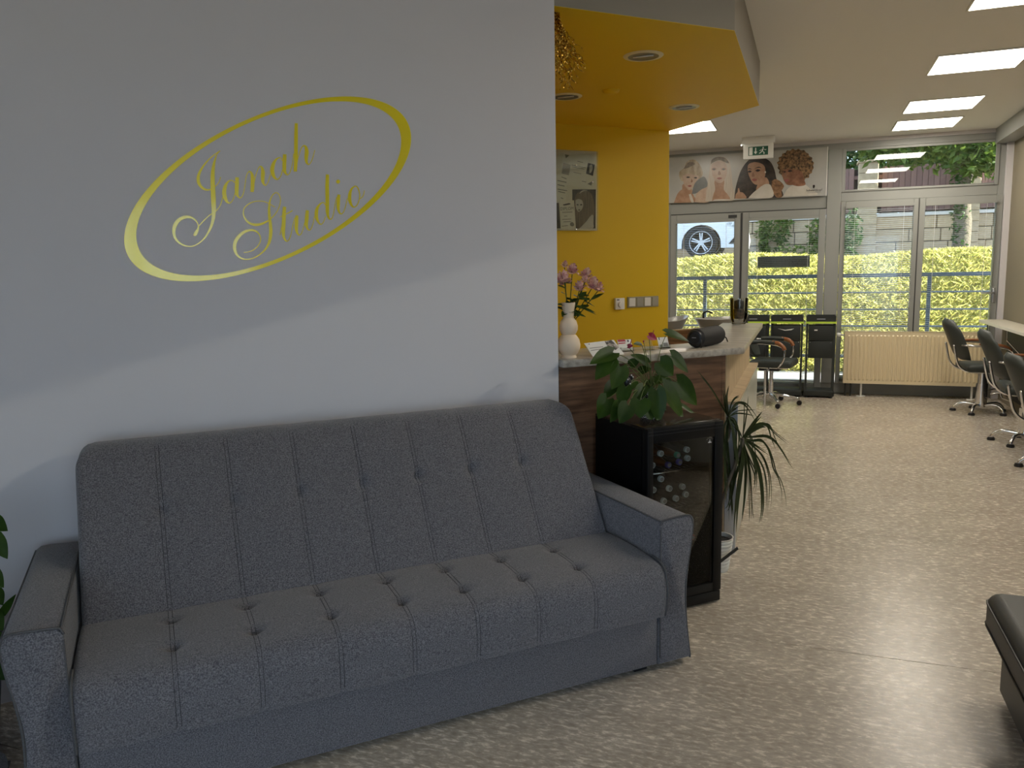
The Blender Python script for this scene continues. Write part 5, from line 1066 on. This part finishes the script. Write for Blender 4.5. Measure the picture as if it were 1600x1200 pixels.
# styling shelf along the right wall
ds = thing('styling_shelf', (1.92, 8.2, 0), 0, 'pale wall mounted styling shelf along the beige wall', 'shelf')
MB().box((-.125, -2.4, .865), (.125, 1.72, .895), .004).build('top', mat('pale_shelf_top', (.62, .58, .48), .35), ds, smooth=40); MB().box((-.127, -2.2, .867), (-.123, 1.72, .893)).build('edge_band', M['white'], ds)
MB().box((.112, -2.2, .10), (.125, 1.5, .865)).build('back_board', M['blackmatt'], ds)
for y in (-1.5, -.5, .6, 1.5): MB().tube([(-.08, y, .866), (-.08, y, .76), (.06, y, .60)], .006, 8).build('bracket', M['chrome'], ds)
# hair washing basins
def basin(x, y, z, rz, label):
    t = thing('wash_basin', (x, y, 0), rz, label, 'basin', 'hair washing basins'); m = MB(); n = 28
    prof = [(.10, -.16), (.17, -.13), (.215, -.04), (.235, .0), (.228, .004), (.205, -.02), (.16, -.09), (.06, -.12), (.0, -.122)]
    def shp(r, zz, k_):
        a_ = 2*PI*k_/n; rise = .045*max(0, math.cos(a_))**2 if r > .19 else .02*max(0, math.cos(a_))
        return (r*1.15*math.cos(a_), r*math.sin(a_), z+zz+rise)
    vs = [shp(r, zz, k_) for r, zz in prof for k_ in range(n)]
    m.add(vs, [(i*n+k_, i*n+(k_+1) % n, (i+1)*n+(k_+1) % n, (i+1)*n+k_) for i in range(len(prof)-1) for k_ in range(n)]); m.f.append(tuple(range(n)))
    m.build('bowl', mat('grey_ceramic', (.24, .235, .22), .28), t, smooth=60)
    MB().lathe([(.15, 0), (.13, .05), (.08, .1), (.08, z-.16)], 20).build('pedestal', mat('grey_pedestal', (.2, .2, .19), .4), t, smooth=40)
    MB().tube(spline([(-.18, .05, z+.0), (-.18, .05, z+.05), (-.14, .03, z+.07), (-.09, .02, z+.05)], 4), .010, 8).build('tap', M['blackmatt'], t, smooth=180)
basin(-.79, 8.3, 1.0, .1, 'grey wash basin with raised rim behind the counter wing')
basin(-1.38, 8.25, .98, .5, 'grey wash basin against the edge of the yellow wall')
# black leather bench
bn2 = thing('leather_bench', (1.02, 2.1, 0), 0, 'black leather bench seat facing the grey sofa', 'seat')
MB().box((-.35, -.9, .03), (.42, .88, .255), .012).build('base', M['leather'], bn2, smooth=40)
MB().box((-.41, -.93, .245), (.42, .89, .395), .045, 4).build('seat', M['leather'], bn2, smooth=60)
for z in (.285, .36): MB().tube([(.40, .891, z), (-.35, .891, z), (-.385, .886, z), (-.406, .866, z), (-.411, .83, z), (-.411, -.86, z)], .0035, 6).build('piping', M['leather'], bn2)
MB().box((.20, -.93, .38), (.42, .89, .72), .05, 4).build('backrest', M['leather'], bn2, smooth=60)
for y in (-.8, .78):
    for x in (-.30, .36): MB().lathe([(.02, 0), (.02, .035)], 10, (x, y, 0)).build('foot', M['black'], bn2)
# ================================================================== outside the end windows
pave = mat('terrace_paving', (.42, .40, .37), .8, noise=(6, (.50, .48, .44), .35, .65)); asph = mat('asphalt', (.16, .16, .165), .9, noise=(30, (.22, .22, .22), .4, .6))
tr_ = struct(MB().box((-9, YW+.2, -.15), (6, 12.3, -.035)).build('terrace', M['joint']))
for i in range(6):
    for j in range(18):
        x = -3.6+j*.40; y = YW+.21+i*.36; MB().box((x, y, -.035), (x+.394, y+.354, -.02)).build('paving_slab', pave, tr_)
struct(MB().box((-60, -60, -.30), (60, 10.0, -.16)).build('street_ground', mat('street_paving', (.26, .25, .24), .9, noise=(3, (.32, .31, .29), .35, .65))))
# railing
rl = thing('terrace_railing', (0, 11.5, -.02), 0, 'dark blue grey steel railing with horizontal bars outside the windows', 'railing'); RM = mat('railing_paint', (.075, .11, .15), .45)
zt = at_Y(1200, 430, 11.5).z+.02
MB().box((-5, -.025, zt-.05), (4.5, .025, zt), .006).build('top_rail', RM, rl)
for k_ in range(1, 4): MB().tube([(-5, 0, zt-.025-k_*.222), (4.5, 0, zt-.025-k_*.222)], .011, 8).build('bar', RM, rl)
MB().box((-5, -.015, .30), (4.5, .015, .34)).build('bottom_rail', RM, rl)
for x in (at_Y(1101.5, 460, 11.5).x, at_Y(1451, 460, 11.5).x, -4.0, 4.2): MB().box((x-.022, -.03, 0), (x+.022, .03, zt-.05)).build('post', RM, rl)
# grass bank and street level behind it
soil = mat('bank_soil', (.10, .10, .03), .95, noise=(4, (.16, .15, .05), .35, .65))
ZB = 1.73; ZBK = 1.60
def bank_z(x, y):
    f = min(1, max(0, (y-12.3)/3.6)); return -.05+(ZBK+.05)*(f*f*(3-2*f)*.45+f*.55)+.05*math.sin(x*1.7+y)*f
mb = MB(); nx, ny = 40, 24
mb.grid(lambda i, j: (-14+28*i/(nx-1), 12.3+4.0*j/(ny-1), bank_z(-14+28*i/(nx-1), 12.3+4.0*j/(ny-1))), nx, ny)
o = mb.build('bank', soil, smooth=180); struct(o)
struct(MB().box((-60, 16.3, ZB-.4), (60, 19.6, ZB-.02)).build('road', asph)); struct(MB().box((-60, 19.6, ZB-.4), (60, 60, ZB)).build('verge', soil))
def grassmat():
    m = leafmat('dry_grass', (.20, .27, .025), (.84, .70, .26), 24); return m
GM = grassmat(); rg = random.Random(2)
vs = []; fs = []
for i in range(110000):
    x = rg.uniform(-6.5, 5.5); y = 12.3+3.9*rg.random()**.85; z = bank_z(x, y); h = rg.uniform(.05, .17); a_ = rg.uniform(0, 2*PI); w = .003+.0035*rg.random(); lx, ly = rg.gauss(0, .05), rg.gauss(-.02, .05)
    dx, dy = math.cos(a_)*w, math.sin(a_)*w; o_ = len(vs); vs += [(x-dx, y-dy, z-.01), (x+dx, y+dy, z-.01), (x+lx+dx*.5, y+ly+dy*.5, z+h*.7), (x+lx*2, y+ly*2, z+h)]; fs += [(o_, o_+1, o_+2), (o_, o_+2, o_+3)]
me = bpy.data.meshes.new('grass'); me.from_pydata(vs, [], fs); me.materials.append(GM); go = bpy.data.objects.new('grass', me); COL.objects.link(go); go['kind'] = 'stuff'; tag(go, 'sunlit yellow green grass on the bank beyond the railing', 'grass')
# boundary wall of stone blocks with pillars and brown fence boards
YF = 19.7; rg = random.Random(8)
stm = [mat('stone_a', (.46, .35, .22), .9, noise=(12, (.56, .44, .28), .35, .65), bump=(30, .5, .01)), mat('stone_b', (.52, .41, .27), .9, noise=(12, (.44, .34, .22), .35, .65), bump=(30, .5, .01)), mat('stone_c', (.42, .33, .22), .9, noise=(12, (.50, .39, .26), .35, .65), bump=(30, .5, .01))]
zcap = at_Y(1400, 333, YF).z; gw = thing('boundary_wall', (0, YF, ZB), 0, 'tan stone block wall with pale capping across the street', 'wall')
MB().box((-12, .06, -.3), (9, .35, zcap-ZB-.07)).build('core', mat('mortar', (.20, .18, .15), .95), gw)
hh = (zcap-ZB-.07)/3
for r_ in range(3):
    x = -12+rg.uniform(0, .3)
    while x < 9:
        L_ = rg.uniform(.38, .75); MB().box((x+.008, rg.uniform(-.02, .012), r_*hh+.008), (min(9, x+L_)-.008, .07, (r_+1)*hh-.008), .012, 1).build('stone', stm[rg.randrange(3)], gw); x += L_
MB().box((-12, -.05, zcap-ZB-.07), (9, .38, zcap-ZB), .008).build('capping', mat('pale_capping', (.66, .63, .58), .8), gw)
fb_ = thing('board_fence', (0, YF+.17, zcap), 0, 'brown vertical board fence above the stone wall', 'fence'); brn = [mat('fence_board_a', (.20, .115, .10), .7), mat('fence_board_b', (.23, .135, .115), .7)]
zf = at_Y(1330, 262, YF).z-zcap
pxs = [at_Y(1357, 280, YF-.1).x, at_Y(1484, 320, YF-.1).x+.10]; pil_x = [pxs[0], pxs[0]+2.0, pxs[0]+4.0, pxs[0]-2.0, pxs[0]-4.0, pxs[0]-6.0, pxs[0]-8.0]
x = -9.5; i = 0; bm_ = None
while x < 8.5:
    if not any(abs(x+.055-px_) < .26 for px_ in pil_x): 
        o = MB().box((0, -.012, .05), (.108, .012, zf)).build('board', brn[i % 2], fb_) if bm_ is None or i < 2 else None
        if o is None: o = bpy.data.objects.new('board', bmesh_pool[i % 2]); COL.objects.link(o); o.parent = fb_
        if i == 0: bmesh_pool = {}
        if i < 2: bmesh_pool[i] = o.data; bm_ = 1
        o.location = (x, 0, rg.uniform(-.006, .006)); i += 1
    x += .1150
MB().box((-9.5, .052, .03), (8.5, .06, zf-.03)).build('backing', mat('added_gap_sheet', (.035, .022, .018), .8), fb_)  # dark sheet added behind the boards to block sky showing through the gaps
for z in (.25, zf-.25): MB().box((-9.5, .012, z), (8.5, .05, z+.08)).build('rail', brn[0], fb_)
ztop = at_Y(1352, 254, YF-.1).z
for k_, x in enumerate(pil_x):
    p = thing('stone_pillar', (x, YF+.12, ZB), 0, ['tan stone fence pillar with flat cap showing through the fanlight', 'tan stone fence pillar beside the tree trunk'][k_] if k_ < 2 else 'tan stone fence pillar along the boundary wall', 'pillar', 'stone pillars of the boundary fence'); h = (ztop-ZB)
    nrow = 9
    for r_ in range(nrow): MB().box((-.20, -.22, h*r_/nrow+.004), (.20, .22, h*(r_+1)/nrow-.004), .010, 1).build('stone', stm[r_ % 3], p)
    MB().box((-.23, -.25, h), (.23, .25, h+.05), .01).build('cap', stm[1], p)
# trees, hedge, ivy
def foliage(n, c, r, size, seed, squash=.9):
    rg = random.Random(seed); vs = []; fs = []
    for i in range(n):
        while True:
            p = Vector((rg.uniform(-1, 1), rg.uniform(-1, 1), rg.uniform(-1, 1)))
            if p.length < 1 and p.length > .35*rg.random(): break
        p = Vector((p.x*r[0], p.y*r[1], p.z*r[2]))+Vector(c); d = Vector((rg.gauss(0, 1), rg.gauss(0, 1), rg.gauss(0, .7)-.3)).normalized(); s_ = size*rg.uniform(.6, 1.3); sd_ = d.orthogonal().normalized(); sd_ = (Matrix.Rotation(rg.uniform(0, 6.28), 3, d) @ sd_); o_ = len(vs); nn = d.cross(sd_)*s_*.10
        vs += [p, p+d*s_*.5+sd_*s_*.24, p+d*s_, p+d*s_*.5-sd_*s_*.24, p+d*s_*.5+nn]; fs += [(o_, o_+1, o_+4), (o_+1, o_+2, o_+4), (o_+2, o_+3, o_+4), (o_+3, o_, o_+4)]
    return vs, fs
def fol_obj(name, lst, m, parent):
    vs, fs = [], []
    for a_ in lst:
        v, f = foliage(*a_); o_ = len(vs); vs += v; fs += [tuple(i+o_ for i in q_) for q_ in f]
    me = bpy.data.meshes.new(name); me.from_pydata([tuple(v) for v in vs], [], fs); me.materials.append(m); o = bpy.data.objects.new(name, me); COL.objects.link(o); o.parent = parent; o['kind'] = 'stuff'; return o
LM = leafmat('tree_leaf', (.05, .10, .015), (.14, .19, .03), 3); LD = leafmat('hedge_leaf', (.025, .07, .015), (.06, .12, .025), 3)
tx = at_Y(1500, 400, 17.6).x
tree = thing('street_tree', (tx, 17.6, ZB), 0, 'leafy tree with an ivy wrapped trunk standing before the stone wall', 'tree')
MB().tube(spline([(0, 0, -.1), (.01, 0, .6), (-.02, 0, 1.3), (-.04, 0, 2.2), (-.1, 0, 3.2)], 5), [.16]*6+[.14]*8+[.11]*7, 12).build('trunk', mat('tree_bark', (.15, .125, .09), .95, bump=(25, 1, .02)), tree, smooth=180)
fol_obj('ivy', [(260, (-.05, -.08, .5), (.16, .12, .6), .09, 4), (260, (-.06, -.08, 1.3), (.17, .12, .6), .09, 5)], LD, tree)
fol_obj('crown', [(2600, (-.1, 0, 2.5), (2.0, 1.2, .95), .19, 6), (2200, (-.5, .2, 3.3), (2.4, 1.4, 1.0), .19, 7), (800, (.3, -.5, 1.75), (.75, .6, .38), .17, 8), (1600, (-1.3, .3, 2.6), (.9, .9, .8), .18, 17)], LM, tree)
for k_, (x, r, lb) in enumerate(((-1.6, (1.5, .9, 1.1), 'dense green hedge bush behind the fence beside the pillar'), (1.5, (1.5, .9, 1.3), 'dense green bush behind the fence and the tree'), (4.7, (1.6, .9, 1.3), 'dense green bush behind the far fence boards'), (-4.9, (1.7, .9, 1.3), 'dense green bush behind the fence above the car'))):
    hd_ = thing('hedge_bush', (x, YF+1.9, ZB), 0, lb, 'bush', 'bushes behind the board fence'); fol_obj('leaves', [(2600, (0, 0, 2.0), r, .15, 20+k_), (1500, (0, 0, 3.0), (r[0], .8, .8), .15, 30+k_), (1200, (0, .3, 1.0), (r[0], .6, .9), .15, 40+k_)], LD, hd_); MB().tube([(0, 0, -.05), (0, 0, 2.2)], .06, 8).build('stem', M['stem'], hd_)
for k_, (x, y, lb) in enumerate(((-6.5, 25.5, 'tall dark tree far behind the car'), (-1.2, 25.0, 'tall dark tree far behind the board fence'), (4.2, 25.5, 'tall dark tree far behind the street tree'), (10.2, 25.0, 'tall dark tree at the far end of the fence'))):
    ft = thing('background_tree', (x, y, ZB), 0, lb, 'tree', 'tall trees in the background'); fol_obj('crown', [(4200, (0, 0, 3.6), (2.55, 1.4, 3.2), .42, 70+k_), (1500, (0, 0, 6.2), (2.2, 1.3, 1.8), .42, 80+k_)], LD, ft); MB().tube([(0, 0, -.05), (0, 0, 4)], .14, 8).build('trunk', M['stem'], ft)
iv = thing('wall_ivy', (at_Y(1225, 360, YF-.2).x, YF-.1, ZB), 0, 'ivy and shrubs trailing over the stone wall behind the door glass', 'ivy'); fol_obj('leaves', [(300, (-.42, -.15, .55), (.16, .12, .55), .13, 50), (260, (-.05, -.15, .75), (.2, .12, .5), .13, 51), (220, (.75, -.12, .5), (.22, .12, .5), .13, 52), (180, (.2, -.25, .12), (.9, .2, .15), .12, 53)], LM, iv); MB().tube([(-.42, -.1, 0), (-.4, -.1, .9)], .02, 6).build('stem', M['stem'], iv)
sh = thing('teal_shrub', (at_Y(1322, 380, YF-.6).x, YF-.65, ZB), 0, 'dark shrub before the stone wall at the edge of the door mullion', 'bush'); fol_obj('leaves', [(420, (0, 0, .5), (.33, .2, .6), .12, 60)], LD, sh); MB().tube([(0, 0, 0), (0, 0, .7)], .02, 6).build('stem', M['stem'], sh)
# parked white car, nose to the right
wc = at_Y(1095, 378, 17.0); car = thing('parked_car', (wc.x, 17.9, ZB-.02), 0, 'white parked car with a five spoke alloy wheel seen through the door', 'car'); WR = .335
paint = mat('white_car_paint', (.72, .75, .78), .25, coat=.6); gls = mat('car_glass', (.02, .025, .03), .08); tyre = mat('tyre_rubber', (.012, .012, .012), .8); alloy = mat('alloy_silver', (.62, .64, .66), .3, .1)
def side_profile():
    pts = [(.86, .22), (.88, .40), (.84, .62), (.70, .76), (.30, .90), (-.35, 1.0), (-1.0, 1.42), (-1.7, 1.50), (-2.5, 1.46), (-3.1, 1.10), (-3.38, .98), (-3.42, .45), (-3.36, .22)]
    for cx in (-2.62, 0):
        pts += [(cx+.40*math.cos(PI-PI*k_/10), .335+.40*math.sin(PI*k_/10)) if True else None for k_ in range(11)] if False else []
    lo = []
    for cx in (-2.62, 0):
        lo += [(cx-.40, .22)]+[(cx-.40*math.cos(PI*k_/12), .30+.40*math.sin(PI*k_/12)) for k_ in range(13)]+[(cx+.40, .22)]
    return pts+lo
body = MB().prism([(x, -.86, z) for x, z in side_profile()], (0, 1.72, 0)).build('body', paint, car)
MB().prism([(x, -.872, z) for x, z in [(-.50, .98), (-1.05, 1.37), (-1.7, 1.43), (-2.45, 1.39), (-2.95, 1.08), (-2.6, .98)]], (0, .012, 0)).build('side_window', gls, car); MB().prism([(x, .86, z) for x, z in [(-.50, .98), (-1.05, 1.37), (-1.7, 1.43), (-2.45, 1.39), (-2.95, 1.08), (-2.6, .98)]], (0, .012, 0)).build('side_window', gls, car)
MB().prism([(x, -.874, z) for x, z in [(.52, .70), (.80, .56), (.86, .60), (.70, .745), (.56, .78)]], (0, .05, 0)).build('headlight', mat('headlight_glass', (.30, .33, .35), .1, noise=(25, (.75, .78, .8), .4, .6)), car); MB().prism([(x, -.874, z) for x, z in [(.56, .30), (.86, .30), (.87, .44), (.68, .44)]], (0, .04, 0)).build('lower_grille', tyre, car)
for cx in (0, -2.62):
    for sy in (-1, 1):
        y = sy*.80
        w_ = MB().lathe([(.20, -.10), (.30, -.10), (WR, -.07), (WR, .07), (.30, .10), (.20, .10), (.20, -.10)], 32, (cx, y, WR), 'Y', cap=False).build('tyre', tyre, car, smooth=40)
        MB().lathe([(0, .02), (.23, .02), (.23, -.02), (0, -.02)], 32, (cx, y, WR), 'Y').build('wheel_well', tyre, w_)
        rm = MB().lathe([(.205, .09), (.235, .105), (.242, .09), (.242, -.09), (.235, -.105), (.205, -.09), (.205, .09)], 40, (cx, y, WR), 'Y', cap=False)
        for k_ in range(5):
            for dd in (-.13, .13):
                a_ = 2*PI*k_/5+PI/2; p0 = Vector((cx+.05*math.cos(a_+dd*2), y+sy*.08, WR+.05*math.sin(a_+dd*2))); p1 = Vector((cx+.22*math.cos(a_+dd), y+sy*.085, WR+.22*math.sin(a_+dd))); rm.tube([p0, p1], .015, 6)
        rm.lathe([(0, .085), (.055, .08), (.06, .05), (.06, -.05), (.055, -.08), (0, -.085)], 16, (cx, y, WR), 'Y'); rm.build('rim', alloy, w_, smooth=40)
